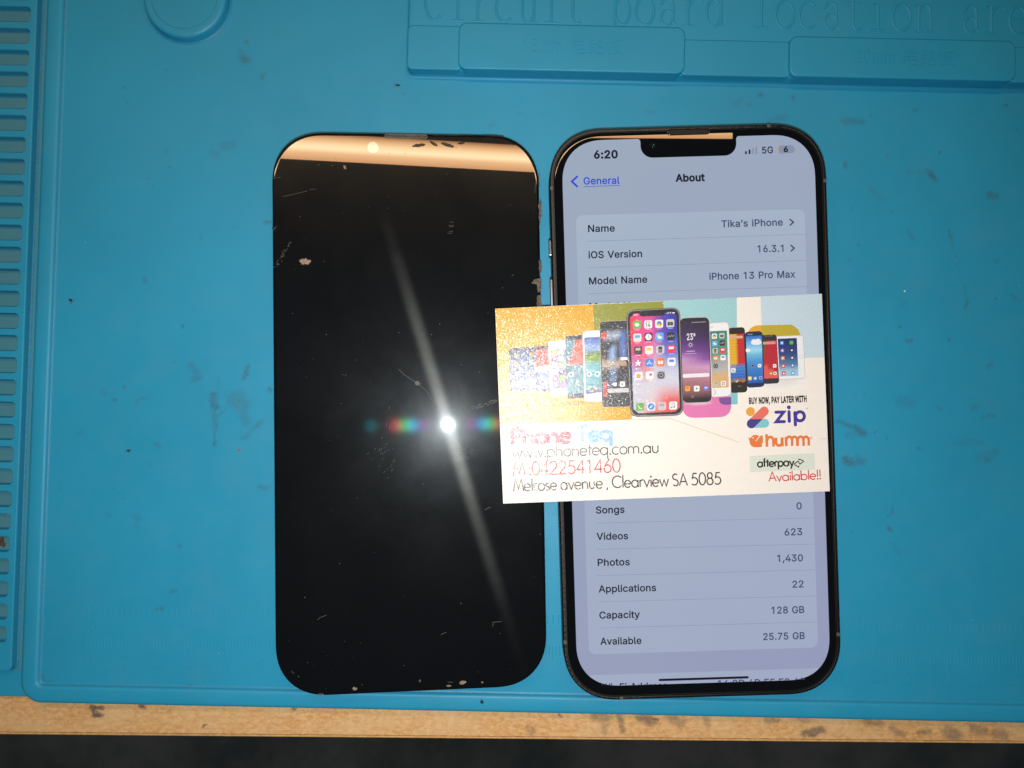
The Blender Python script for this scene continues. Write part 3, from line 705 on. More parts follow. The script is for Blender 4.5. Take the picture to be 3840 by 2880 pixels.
# black display glass, wiped by hand: sharp reflection, a thin greasy haze and the colours of the pixel grid
def glass(name, smear):
    m, n, l, b = newmat(name)
    b.inputs['Base Color'].default_value = (0.0020, 0.0026, 0.0036, 1)
    b.inputs['Roughness'].default_value = 0.012
    b.inputs['IOR'].default_value = 1.5
    out = n['Material Output']
    if not smear:
        return m
    co = coords(n, l)
    last = b.outputs[0]

    def addg(col, rough, aniso=0.0, rot=0.0, tilt=None, mask=None, dist='GGX'):
        nonlocal last
        g = n.new('ShaderNodeBsdfAnisotropic'); g.distribution = dist
        g.inputs['Roughness'].default_value = rough
        g.inputs['Anisotropy'].default_value = aniso
        g.inputs['Rotation'].default_value = rot
        if mask is not None:
            l.new(mixc(n, l, mask, (0.0, 0.0, 0.0), tuple(col)), g.inputs['Color'])
        else:
            g.inputs['Color'].default_value = tuple(col) + (1,)
        if aniso:
            t = n.new('ShaderNodeTangent'); t.direction_type = 'UV_MAP'; t.uv_map = 'wipe'
            l.new(t.outputs[0], g.inputs['Tangent'])
        if tilt is not None:
            v = n.new('ShaderNodeVectorTransform'); v.vector_type = 'NORMAL'; v.convert_from = 'OBJECT'; v.convert_to = 'WORLD'
            v.inputs[0].default_value = Vector((tilt, 0, 1)).normalized()
            l.new(v.outputs[0], g.inputs['Normal'])
        a = n.new('ShaderNodeAddShader'); l.new(last, a.inputs[0]); l.new(g.outputs[0], a.inputs[1])
        last = a.outputs[0]

    film = ramp(n, l, nz(n, l, co, .05, 5, .6, .5), [(.3, .45), (.7, 1.0)])
    addg((0.0026, 0.0029, 0.0031), 0.36, mask=film)
    addg((0.0026, 0.0030, 0.0033), 0.21, mask=film)
    addg((0.00042, 0.00050, 0.00054), 0.10)
    addg((0.00085, 0.0009, 0.00084), 0.155, .83, ROT_WIPE, mask=film, dist='BECKMANN')
    addg((0.00030, 0.00032, 0.00032), 0.12, .70, ROT_WIPE, dist='BECKMANN')
    for sgn in (-1, 1):
        for t, c in ((.043, (.0, .00004, .00013)), (.048, (.0, .00010, .00010)), (.056, (.00001, .00012, .00001)), (.066, (.00015, .00001, .00002)), (.030, (.00004, .0, .00005)), (.098, (.0, .00003, .000035))):
            addg(tuple(v * .62 for v in c), 0.07, tilt=sgn * t)
    l.new(last, out.inputs['Surface'])
    return m


ROT_WIPE = 0.045
M['glass_loose'] = glass('wiped_black_glass', True)
M['glass'] = glass('black_glass', False)
M['black'] = simple('black_rubber', (0.008, 0.008, 0.009), .6)
M['plate'] = mottled('grey_back_plate', (0.03, 0.035, 0.045), (0.05, 0.055, 0.06), .8, .5)
M['scratch'] = simple('scratch_grey', (0.085, 0.085, 0.08), .6)
M['smudge'] = simple('skin_print', (0.045, 0.052, 0.05), .5)
M['residue'] = mottled('dried_adhesive', (0.045, 0.040, 0.036), (0.22, 0.19, 0.165), 2.2, .55, .8, .0003)
M['gasket'] = mottled('dusty_mesh', (0.05, 0.043, 0.035), (0.19, 0.165, 0.135), 2.5, .8, .6)
M['tan'] = mottled('tan_adhesive', (0.20, 0.15, 0.105), (0.40, 0.31, 0.23), 2.0, .7, .6, .0002)
M['scrap'] = mottled('brown_scrap', (0.035, 0.022, 0.014), (0.12, 0.075, 0.045), 2.0, .7, .6, .0002)
M['soot'] = mottled('black_crumb', (0.012, 0.014, 0.016), (0.04, 0.04, 0.04), 2.5, .8, .4)
M['red'] = simple('red_plastic', (0.5, 0.05, 0.03), .5)
M['white_crumb'] = simple('white_crumb', (0.8, 0.8, 0.76), .6)


def frame_mat():
    m, n, l, b = newmat('scuffed_graphite_steel')
    co = coords(n, l)
    sx = n.new('ShaderNodeSeparateXYZ'); l.new(co, sx.inputs[0])
    wear = nz(n, l, co, 1.7, 6, .75)
    # rubbed through to the grey metal on the lip, most of all along the left and upper sides
    side = math_(n, l, 'SUBTRACT', math_(n, l, 'MULTIPLY', sx.outputs[1], .0012), math_(n, l, 'MULTIPLY', sx.outputs[0], .0036))
    wv = ramp(n, l, math_(n, l, 'ADD', wear, side), [(.50, 0.0), (.60, 1.0)])
    lip = math_(n, l, 'GREATER_THAN', sx.outputs[2], -0.05)
    wv = math_(n, l, 'MULTIPLY', wv, lip)
    f2 = ramp(n, l, nz(n, l, co, 3.2, 4, .7), [(.3, 0.0), (.7, 1.0)])
    wc = mixc(n, l, f2, (0.014, 0.012, 0.011), (0.105, 0.088, 0.075))
    l.new(mixc(n, l, wv, (0.004, 0.004, 0.005), wc), b.inputs['Base Color'])
    b.inputs['Metallic'].default_value = .3
    b.inputs['Specular IOR Level'].default_value = .35
    l.new(ramp(n, l, wv, [(0, .45), (1, .7)]), b.inputs['Roughness'])
    bump(n, l, nz(n, l, co, 3.0, 4, .7), .35, .0001, b)
    return m


M['frame'] = frame_mat()
M['steel'] = simple('dark_steel', (0.22, 0.22, 0.24), .3, .9)
M['band'] = simple('grey_plastic', (0.075, 0.072, 0.072), .6)
M['lens'] = simple('camera_lens', (0.0035, 0.0045, 0.007), .02, 0, .5)
M['glint'] = simple('painted_lens_glint', (0.05, 0.35, 0.32), .4)  # reflection on the front lens, painted as fixed teal flecks
M['ear'] = mottled('earpiece_mesh', (0.006, 0.006, 0.006), (0.02, 0.018, 0.016), 5.0, .6)


def lit(name, col, low=None, k=1.0):
    """a lit area of the phone's display under its cover glass"""
    m, n, l, b = newmat(name)
    b.inputs['Base Color'].default_value = (0.004, 0.004, 0.005, 1)
    b.inputs['Roughness'].default_value = .02
    b.inputs['Emission Strength'].default_value = k
    co = coords(n, l)
    if low is None: low = col
    sx = n.new('ShaderNodeSeparateXYZ'); l.new(co, sx.inputs[0])
    t = math_(n, l, 'ADD', math_(n, l, 'MULTIPLY', sx.outputs[1], -.0058), math_(n, l, 'MULTIPLY', sx.outputs[0], .0035))
    v = math_(n, l, 'ADD', math_(n, l, 'ADD', t, .5), math_(n, l, 'MULTIPLY', math_(n, l, 'SUBTRACT', nz(n, l, co, .03, 2), .5), .5))
    l.new(mixc(n, l, ramp(n, l, v, [(.0, 0.0), (1.0, 1.0)]), tuple(col), tuple(low)), b.inputs['Emission Color'])
    return m


M['scr_bg'] = lit('display_background', srgb(156, 169, 189), srgb(148, 154, 185))
M['scr_panel'] = lit('display_panel', srgb(165, 180, 198), srgb(160, 169, 195))
M['scr_text'] = lit('display_dark_text', srgb(28, 33, 46))
M['scr_value'] = lit('display_grey_text', srgb(66, 76, 108))
M['scr_blue'] = lit('display_blue_text', srgb(48, 72, 214))
M['scr_line'] = lit('display_line', srgb(128, 138, 165))
M['scr_grey'] = lit('display_grey_icon', srgb(136, 142, 166))
M['scr_black'] = lit('display_black', srgb(20, 14, 30))
M['scr_yellow'] = lit('display_yellow', srgb(190, 165, 110))


GRAIN, TILT, COATIOR, COATR = 3.9, .62, 1.35, .205


def paper(name, glossy):
    m, n, l, b = newmat(name)
    co = coords(n, l)
    if glossy:
        at = n.new('ShaderNodeVertexColor'); at.layer_name = 'ink'
        mt = ramp(n, l, nz(n, l, co, 2.2, 3), [(.3, .93), (.7, 1.05)])
        l.new(mixc(n, l, 1.0, at.outputs[0], mt, 'MULTIPLY'), b.inputs['Base Color'])
        b.inputs['Roughness'].default_value = .36
        b.inputs['Specular IOR Level'].default_value = .24
        # the laminate over the ink has a fine leathery grain that glitters near the flash
        tx_ = n.new('ShaderNodeTexNoise'); tx_.inputs['Scale'].default_value = GRAIN; tx_.inputs['Detail'].default_value = 1.5
        tx_.inputs['Distortion'].default_value = .6
        l.new(co, tx_.inputs['Vector'])
        sb = n.new('ShaderNodeVectorMath'); sb.operation = 'SUBTRACT'; sb.inputs[1].default_value = (.5, .5, .5)
        l.new(tx_.outputs['Color'], sb.inputs[0])
        ml = n.new('ShaderNodeVectorMath'); ml.operation = 'MULTIPLY'; ml.inputs[1].default_value = (TILT, TILT, 0)
        l.new(sb.outputs[0], ml.inputs[0])
        ge = n.new('ShaderNodeNewGeometry')
        ad = n.new('ShaderNodeVectorMath'); ad.operation = 'ADD'
        l.new(ge.outputs['Normal'], ad.inputs[0]); l.new(ml.outputs[0], ad.inputs[1])
        no_ = n.new('ShaderNodeVectorMath'); no_.operation = 'NORMALIZE'; l.new(ad.outputs[0], no_.inputs[0])
        b.inputs['Coat Weight'].default_value = 1.0
        b.inputs['Coat IOR'].default_value = COATIOR
        b.inputs['Coat Roughness'].default_value = COATR
        l.new(no_.outputs[0], b.inputs['Coat Normal'])
    else:
        f = ramp(n, l, nz(n, l, co, .5, 4), [(.3, 0.0), (.7, 1.0)])
        l.new(mixc(n, l, f, (0.78, 0.75, 0.71), (0.80, 0.775, 0.735)), b.inputs['Base Color'])
        b.inputs['Roughness'].default_value = .42
        bump(n, l, nz(n, l, co, 2.2, 3), .12, .0001, b)
    return m


M['paper'] = paper('card_stock', False)
M['ink'] = paper('glossy_print', True)

# ------------------------------------------------------------------ setting: the floor and the bench
mb = MB()
mb.face([mb.vert(p) for p in ((-2500, -2500, 0), (2500, -2500, 0), (2500, 2500, 0), (-2500, 2500, 0))])
tag(mb.build('floor', M['floor'], loc=(0, 0, -0.74)), kind='structure')

ZB = -4.0
ANG = math.atan2(3.36, 301.6)
BO = Vector((0, -98.37, ZB))
bench = thing('workbench', 'varnished tan wooden bench edge, worn and stained, under the blue mat', 'workbench', BO, (0, 0, ANG))
BP = Plane(BO, (0, 0, ANG))


def stain_value(x, y, marks, warp=0.35):
    v = 0.0
    wx = x + warp * noise.noise((x * .9, y * .9, 1.3)) * 1.6
    wy = y + warp * noise.noise((x * .9, y * .9, 7.7)) * 1.6
    for (ax, ay, bx, by, r, k) in marks:
        dx, dy = bx - ax, by - ay
        L2 = dx * dx + dy * dy
        t = 0 if L2 < 1e-9 else max(0, min(1, ((wx - ax) * dx + (wy - ay) * dy) / L2))
        d = math.hypot(wx - ax - t * dx, wy - ay - t * dy)
        if d < r:
            q = 1 - d / r
            v = max(v, k * min(1, q * 1.6))
    return v


def marks_on(plane, lst):
    out = []
    for (x0, y0, x1, y1, r, k) in lst:
        a = plane.loc(x0, y0); b_ = plane.loc(x1, y1)
        out.append((a[0], a[1], b_[0], b_[1], r, k))
    return out


def grid(mb, x0, x1, y0, y1, st, z, marks, edge=None):
    nx = int(round((x1 - x0) / st)); ny = int(round((y1 - y0) / st))
    near = [[] for _ in range(ny + 1)]
    for mk in marks:
        lo = min(mk[1], mk[3]) - mk[4] - 1.2; hi = max(mk[1], mk[3]) + mk[4] + 1.2
        for j in range(ny + 1):
            y = y0 + (y1 - y0) * j / ny
            if lo <= y <= hi: near[j].append(mk)
    ids = []
    for j in range(ny + 1):
        row = []
        y = y0 + (y1 - y0) * j / ny
        for i in range(nx + 1):
            x = x0 + (x1 - x0) * i / nx
            yy = y
            if edge and j == 0: yy = y + edge(x)
            cand = [mk for mk in near[j] if min(mk[0], mk[2]) - mk[4] - 1.2 <= x <= max(mk[0], mk[2]) + mk[4] + 1.2]
            row.append(mb.vert((x, yy, z), stain_value(x, y, cand) if cand else 0.0))
        ids.append(row)
    for j in range(ny):
        for i in range(nx):
            mb.face((ids[j][i], ids[j][i + 1], ids[j + 1][i + 1], ids[j + 1][i]))
    return ids


def w1(x, y): return (x / 1.152, 2550 + y / 1.152)
def w2(x, y): return (1920 + x / 1.152, 2550 + y / 1.152)


bm_l = []
for f_, L in ((w1, [(395, 118, 440, 120, 1.0, .95), (402, 150, 438, 154, 1.0, .95), (400, 120, 405, 150, .8, .95), (415, 128, 420, 140, .5, .8), (605, 113, 622, 117, .6, .9), (875, 200, 888, 194, .5, .9), (1265, 122, 1280, 126, .6, .8)]),
              (w2, [(205, 150, 213, 158, .5, .9), (75, 205, 90, 225, 1.5, .4), (360, 155, 410, 165, 2.2, .5), (400, 170, 400, 225, 1.6, .4), (465, 155, 480, 220, 1.3, .6), (555, 165, 610, 180, 1.8, .7), (615, 168, 630, 172, .6, .9), (690, 165, 730, 190, 1.9, .5), (835, 160, 845, 190, 1.4, .45), (1260, 230, 1340, 215, 1.4, .75), (1290, 242, 1320, 228, .8, .8), (1100, 170, 1145, 180, 1.2, .5), (1530, 180, 1590, 190, 1.6, .45), (1640, 210, 1690, 235, 1.4, .5), (1760, 225, 1800, 222, 1.2, .55), (1880, 225, 1920, 240, 2.4, .55), (1990, 210, 2040, 225, 1.9, .5), (2090, 230, 2125, 238, 2.2, .5), (1240, 170, 1280, 175, 1.2, .35)])):
    for a in L:
        p, q = f_(a[0], a[1]), f_(a[2], a[3])
        bm_l.append((p[0], p[1], q[0], q[1], a[4], a[5]))
mb = MB()
ids = grid(mb, -190, 200, 0.92, 15.1, .42, 0.0, marks_on(BP, bm_l), edge=lambda x: 0.14 * noise.noise((x * .8, 3, 0)) + 0.10 * noise.noise((x * 3.1, 9, 0)))
fr = ids[0]
lo = [mb.vert((mb.v[i][0] / S, mb.v[i][1] / S + .02, -18)) for i in fr]
for i in range(len(fr) - 1):
    mb.face((lo[i], lo[i + 1], fr[i + 1], fr[i]))
for x0, x1, y0, y1 in ((-420, 420, 15.1, 420), (-420, -190, .92, 15.1), (200, 420, .92, 15.1)):
    mb.face([mb.vert(p) for p in ((x0, y0, -.001), (x1, y0, -.001), (x1, y1, -.001), (x0, y1, -.001))])
mb.build('bench_top', M['wood'], bench)
mb = MB()
prof = [(.60, -18), (.60, -.30), (.56, -.16), (.44, -.10), (.22, -.11), (.07, -.2), (0, -.42), (0, -18)]
xs = [-420 + i * 3 for i in range(281)]
rows = [[mb.vert((x, p[0] + .03 * noise.noise((x * .3, 1, 1)), p[1])) for p in prof] for x in xs]
for A_, B_ in zip(rows[:-1], rows[1:]):
    for k in range(len(prof) - 1):
        mb.face((A_[k], A_[k + 1], B_[k + 1], B_[k]))
mb.build('edge_band', M['wood_edge'], bench, smooth=True)

# ------------------------------------------------------------------ the silicone work mat
mat = thing('work_mat', 'blue silicone repair mat with parts tray, ruler and embossed lettering on the bench', 'work mat')
G = Plane((0, 0, 0))

mb = MB()
fn = lambda d: rrect(-220 + d, -88.0 + d, 210 - d, 190 - d, 4, 4)
slab(mb, fn, ZB, -1.6, .4)
mb.build('base_sheet', M['silicone'], mat)

# field with its rubbed-in marks
Zr = {}
def zz(ox, oy, k):
    return lambda x, y: (ox + x / k, oy + y / k)
z5, z6, z1 = zz(0, 700, 2.074), zz(0, 1400, 2.074), zz(0, 0, 2.011)
z7, z8, z4, z3 = zz(3080, 600, 2.37), zz(3080, 1300, 2.074), zz(2700, 0, 1.94), zz(1450, 0, 1.9235)
zd = zz(0, 2000, 2.011)
ms = []
for f_, L in (
    (z5, [(548, 878, 560, 888, .45, 1.0), (560, 945, 562, 950, .35, .5), (1564, 388, 1571, 394, .4, .9), (1415, 1078, 1430, 1098, .45, .9), (1895, 1480, 1930, 1400, .9, .6), (1905, 1470, 1925, 1440, .8, .5), (1480, 1390, 1540, 1450, 1.5, .35), (1510, 1500, 1555, 1490, 1.2, .4), (1118, 710, 1135, 745, .7, .4), (1150, 760, 1158, 800, .4, .2), (2070, 275, 2110, 275, .9, .6), (1735, 580, 1738, 584, .35, .5), (1380, 680, 1384, 684, .3, .4), (965, 1550, 970, 1558, .5, .5), (805, 1600, 815, 1615, .8, .35), (1820, 320, 1830, 315, .8, .25), (2090, 1575, 2105, 1590, .8, .7), (1330, 1360, 1360, 1355, .8, .2)]),
    (z6, [(1655, 170, 1665, 270, 1.5, .55), (1650, 255, 1690, 262, 1.0, .75), (1665, 270, 1672, 420, 1.1, .45), (1668, 420, 1672, 550, .45, .45), (1665, 548, 1672, 556, .6, .8), (1700, 330, 1770, 275, .25, .35), (1705, 10, 1690, 250, .5, .2), (1830, 200, 1880, 250, 3.3, .36), (1880, 260, 1915, 380, 2.0, .30), (1870, 170, 1890, 280, 2.4, .25), (2035, 375, 1980, 420, .9, .45), (1880, 505, 1915, 495, 1.0, .35), (1960, 440, 1930, 480, 1.3, .2), (992, 600, 1012, 601, .6, .95), (2015, 878, 2040, 890, .9, .5), (2045, 895, 2075, 900, 1.1, .45), (1215, 550, 1230, 562, 1.0, .35), (882, 208, 905, 212, .6, .75), (800, 150, 820, 160, .8, .35), (968, 98, 990, 120, .5, .5), (1095, 190, 1120, 190, .7, .3), (1066, 215, 1068, 250, .7, .28), (1045, 1110, 1085, 1130, 1.2, .28), (1060, 1190, 1060, 1195, 1.2, .2), (830, 1100, 865, 1105, .8, .25), (955, 975, 960, 980, .45, .5), (1390, 1335, 1410, 1345, .7, .3), (455, 890, 458, 894, .4, .4), (1160, 700, 1175, 712, .6, .3), (620, 465, 635, 455, .6, .28)]),
    (z1, [(1830, 440, 1860, 450, 1.7, .55), (1815, 380, 1835, 420, 1.2, .25), (1855, 315, 1860, 318, .7, .5), (1985, 555, 1978, 590, .6, .6), (945, 788, 995, 770, .3, .7), (935, 655, 942, 662, .35, .7), (1690, 1100, 1750, 1090, 1.8, .28), (1600, 1150, 1630, 1165, 1.3, .22), (1250, 1135, 1258, 1140, .6, .35), (1275, 1268, 1280, 1272, .35, .5), (1150, 1403, 1152, 1407, .4, .7), (1120, 1345, 1128, 1350, .5, .3)]),
    (zd, [(1285, 435, 1325, 432, .9, .5), (1200, 570, 1225, 565, .8, .5), (1155, 580, 1165, 575, .5, .4), (995, 513, 1000, 517, .5, .4), (1350, 90, 1360, 100, .5, .4), (310, 1060, 320, 1120, 1.2, .45), (320, 1125, 370, 1128, .9, .45)]),
    (z7, [(945, 95, 965, 120, .7, .55), (965, 120, 1010, 165, 1.1, .75), (860, 105, 940, 125, .9, .2), (1490, 312, 1550, 318, 1.6, .55), (677, 1490, 690, 1480, .5, .95), (765, 1610, 800, 1608, .9, .6), (775, 1625, 778, 1630, .6, .6), (1130, 620, 1150, 690, .5, .55), (1150, 690, 1165, 770, .35, .35), (1170, 780, 1250, 1040, .22, .16), (1270, 1120, 1292, 1240, .35, .3), (1292, 1240, 1275, 1310, .4, .6), (212, 30, 215, 60, .8, .6), (440, 260, 540, 350, 1.4, .18), (770, 640, 810, 690, .9, .25), (330, 750, 340, 755, .6, .45), (245, 885, 250, 890, .6, .35), (1135, 1598, 1138, 1602, .35, 1.0), (1550, 1225, 1553, 1228, .25, .8), (1690, 1190, 1760, 1260, .7, .3), (255, 430, 262, 435, .5, .35), (625, 450, 630, 460, .6, .3), (780, 100, 800, 115, 1.0, .2), (1550, 900, 1570, 895, 1.0, .28), (720, 1285, 740, 1280, .9, .2)]),
    (z8, [(115, 580, 200, 605, .8, .55), (200, 605, 280, 635, .8, .6), (275, 635, 330, 680, 1.3, .75), (215, 690, 300, 665, 1.8, .3), (190, 880, 225, 905, 1.6, .7), (225, 910, 320, 890, 1.6, .5), (280, 860, 320, 880, 1.5, .28), (620, 420, 690, 440, 2.3, .25), (415, 665, 417, 668, .35, .9), (508, 720, 512, 722, .35, .6), (745, 780, 758, 800, .45, .6), (1255, 550, 1360, 530, .45, .45), (1290, 155, 1325, 145, 1.0, .35), (1180, 475, 1215, 465, 1.1, .3), (1240, 870, 1350, 825, 2.0, .22), (1285, 885, 1300, 892, .9, .5), (1060, 740, 1240, 745, 1.5, .15), (520, 1405, 550, 1445, .5, .75), (555, 1250, 560, 1310, .45, .55), (525, 1310, 530, 1330, .5, .6), (535, 1530, 600, 1600, .9, .15), (910, 480, 940, 490, .6, .4), (330, 370, 345, 378, .5, .4), (250, 690, 270, 690, 1.0, .3)]),
    (z4, [(920, 880, 1030, 885, 1.5, .38), (895, 870, 925, 890, 1.3, .35), (285, 688, 305, 692, .8, .6), (530, 700, 533, 730, .6, .45), (110, 760, 150, 730, 1.2, .22), (210, 755, 220, 755, .9, .3), (2078, 755, 2085, 760, .45, .95), (1412, 797, 1425, 800, .6, .6), (1590, 1130, 1598, 1108, .4, .9), (370, 870, 480, 850, 1.4, .25), (1812, 820, 1815, 826, .4, .6), (1220, 1140, 1224, 1146, .5, .4), (1095, 835, 1100, 838, .6, .35), (2150, 935, 2158, 938, .5, .4), (1980, 920, 1990, 915, .6, .25)]),
    (z3, [(62, 612, 95, 617, .42, .95), (122, 677, 127, 680, .35, .6), (740, 910, 775, 905, .6, .3), (930, 830, 960, 820, .8, .2), (1880, 800, 1920, 810, 1.0, .2)]),
):
    for a in L:
        p, q = f_(a[0], a[1]), f_(a[2], a[3])
        ms.append((p[0], p[1], q[0], q[1], a[4], a[5]))
# grime gathered along the foot of the rim
ms_w = marks_on(G, ms)
for i in range(26):
    y = random.uniform(-75, 120)
    ms_w.append((-134.4, y, -134.4, y + random.uniform(2, 14), random.uniform(.5, .9), random.uniform(.1, .3)))
for i in range(22):
    x = random.uniform(-120, 150)
    ms_w.append((x, -83.4, x + random.uniform(3, 14), -83.4, random.uniform(.5, .8), random.uniform(.1, .25)))
mb = MB()
grid(mb, -136.5, 175.5, -86, 182, .6, 0.0, ms_w)
mb.build('field', M['silicone'], mat)

# raised rim round the field
mb = MB()
fo = lambda d: rrect(-139.35 + d, -88.75 + d, 178 - d, 185 - d, max(.3, 6.2 - d), 10)
fi = lambda d: rrect(-134.35 - d, -83.65 - d, 173 + d, 180 + d, 1.6 + d * .6, 10)
loops = [(fo(0), -2.6), (fo(0), .25), (fo(.18), .72), (fo(.6), 1.02), (fo(1.2), 1.12), (fi(1.0), 1.12), (fi(.5), 1.02), (fi(.15), .7), (fi(0), .25), (fi(-.25), .06), (fi(-.7), .006)]
mb.loft(loops, 0, cap1=False, att=[0, 0, 0, 0, 0, 0, 0, .0, .45, .3, 0])
mb.build('raised_rim', M['silicone'], mat, smooth=True)

# dusty channel between the rim and the parts tray
mb = MB()
mb.face([mb.vert(p) for p in ((-142.6, -80.3, -1.2), (-138.9, -80.3, -1.2), (-138.9, 182, -1.2), (-142.6, 182, -1.2))])
mb.build('channel', M['silicone_channel'], mat)

# parts tray: a strip of shallow pockets
TX0, TX1, TY0, TY1 = -158.0, -141.75, -79.4, 176.0
mb = MB()
PITCH, CH = 6.47, 4.75
tops = [114.4 - PITCH * i for i in range(-9, 29)]
zt, zf = 1.5, -.75
cx0, cx1 = -155.5, -143.45
pock = []
for yt in tops:
    drift = 0.0
    y1 = yt; y0 = yt - CH
    hole = rrect(cx0, y0, cx1, y1, 1.25, 6)
    ty1 = yt + (PITCH - CH) / 2; ty0 = ty1 - PITCH
    tile = []
    quad = ((1, 1), (-1, 1), (-1, -1), (1, -1))
    for k, (x, y) in enumerate(hole):
        c = k // 7; i = k % 7
        X = TX1 - .3 if quad[c][0] > 0 else TX0
        Y = ty1 if quad[c][1] > 0 else ty0
        rev = c in (1, 3)
        first = (i < 3) != rev        # first half of the corner runs along the vertical side
        if i == 3: tile.append((X, Y))
        elif first: tile.append((X, y))
        else: tile.append((x, Y))
    ring_o = [mb.vert((p[0], p[1], zt)) for p in tile]
    lps = [(hole, zt), (rrect(cx0 + .12, y0 + .12, cx1 - .12, y1 - .12, 1.2, 6), zt - .15), (rrect(cx0 + .3, y0 + .3, cx1 - .3, y1 - .3, 1.1, 6), zf + .25), (rrect(cx0 + .5, y0 + .5, cx1 - .5, y1 - .5, 1.0, 6), zf)]
    r1 = [mb.vert((p[0], p[1], zt)) for p in hole]
    nn_ = len(r1)
    for i in range(nn_):
        j = (i + 1) % nn_
        mb.face((ring_o[i], ring_o[j], r1[j], r1[i]))
    mb.loft(lps, 0, cap1=False, att=[0, 0, .25, .6])
    pock.append((y0, y1))
ytop = tops[0] + (PITCH - CH) / 2; ybot = tops[-1] + (PITCH - CH) / 2 - PITCH
# tray foot below the last pocket, with its rounded corner, and the right-hand wall
q = [(TX0, ybot)] + [(TX0, TY0)] + circle(TX1 - .3 - 1.3, TY0 + 1.3, 1.3, None, 8, -90, 0) + [(TX1 - .3, ybot)]
mb.poly(q, zt)
edge_ = [(TX0, TY0)] + circle(TX1 - .3 - 1.3, TY0 + 1.3, 1.3, None, 8, -90, 0) + [(TX1 - .3, ybot), (TX1 - .3, ytop)]
def outset(pts, d):
    o = []
    for i, p in enumerate(pts):
        a_ = Vector(pts[max(0, i - 1)]); b_ = Vector(pts[min(len(pts) - 1, i + 1)])
        t = (b_ - a_).normalized()
        o.append((p[0] + t.y * d, p[1] - t.x * d))
    return o
rws = []
for d, z, at_ in ((0, zt, 0), (.16, zt - .06, 0), (.27, zt - .2, 0), (.32, zt - .5, 0), (.34, -.9, .3), (.6, -1.15, .7), (1.0, -1.19, .3)):
    rws.append([mb.vert((p[0], p[1], z), at_) for p in outset(edge_, d)])
for A_, B_ in zip(rws[:-1], rws[1:]):
    for i in range(len(edge_) - 1):
        mb.face((B_[i], B_[i + 1], A_[i + 1], A_[i]))
tray = mb.build('parts_tray', M['silicone'], mat)
for y0, y1 in pock:
    mb = MB()
    mb.poly(rrect(cx0 + .5, y0 + .5, cx1 - .5, y1 - .5, 1.0, 6), zf)
    mb.build('pocket_floor', M['silicone_dirty'], tray)

# round boss at the top
mb = MB()
bc = (-97.7, 117.5)
C_ = lambda r: circle(bc[0], bc[1], r, None, 64)
mb.loft([(C_(13.6), .004), (C_(12.9), .05), (C_(12.4), .5), (C_(12.15), 2.6), (C_(11.9), 3.15), (C_(11.4), 3.45), (C_(10.9), 3.5), (C_(9.75), 3.5), (C_(9.65), 3.36), (C_(9.5), 3.25)], att=[0, .25, 0, 0, 0, 0, 0, 0, .35, 0])
mb.build('round_boss', M['silicone'], mat, smooth=False)

# raised platform with its step and two blocks
PX0 = -32.0
mb = MB()
plf = lambda d: rrect(PX0 + d, 97.0 + d, 205 - d, 186 - d, 2.2, 8)
mb.loft([(plf(-.95), .005), (plf(-.6), .05), (plf(-.28), .25), (plf(-.1), .7), (plf(0), 3.5), (plf(.12), 3.9), (plf(.4), 4.13), (plf(.8), 4.2)], att=[0, .05, .05, 0, 0, 0, 0, 0])
mb.build('platform', M['silicone'], mat, smooth=True)


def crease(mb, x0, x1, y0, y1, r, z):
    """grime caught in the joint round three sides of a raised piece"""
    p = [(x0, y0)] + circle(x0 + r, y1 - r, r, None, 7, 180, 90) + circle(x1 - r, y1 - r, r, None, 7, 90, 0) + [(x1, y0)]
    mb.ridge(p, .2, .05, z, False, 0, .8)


for x0, x1, yt in ((PX0 + .12, -16.0, 109.8), (47.5, 79.5, 107.4), (143.4, 204, 107.4)):
    mb = MB()
    f_ = lambda d: rrect(x0 + d, 96.93 + d, x1 - d, yt - d, 1.4, 6)
    slab(mb, f_, .3, 4.75, .35, 4)
    crease(mb, x0, x1, 98, yt, 1.4, 4.2)
    mb.build('step', M['silicone'], mat)
blocks = []
for x0, x1, y0, y1 in ((-17.0, 48.5, 96.8, 110.4), (78.8, 144.4, 96.8, 108.6)):
    mb = MB()
    f_ = lambda d: rrect(x0 + d, y0 + d, x1 - d, y1 - d, max(.2, 2.4 - d * .5), 8)
    slab(mb, f_, .25, 5.9, .5, 5)
    crease(mb, x0, x1, 98, y1, 2.4, 4.22)
    blocks.append(mb.build('block', M['silicone'], mat))

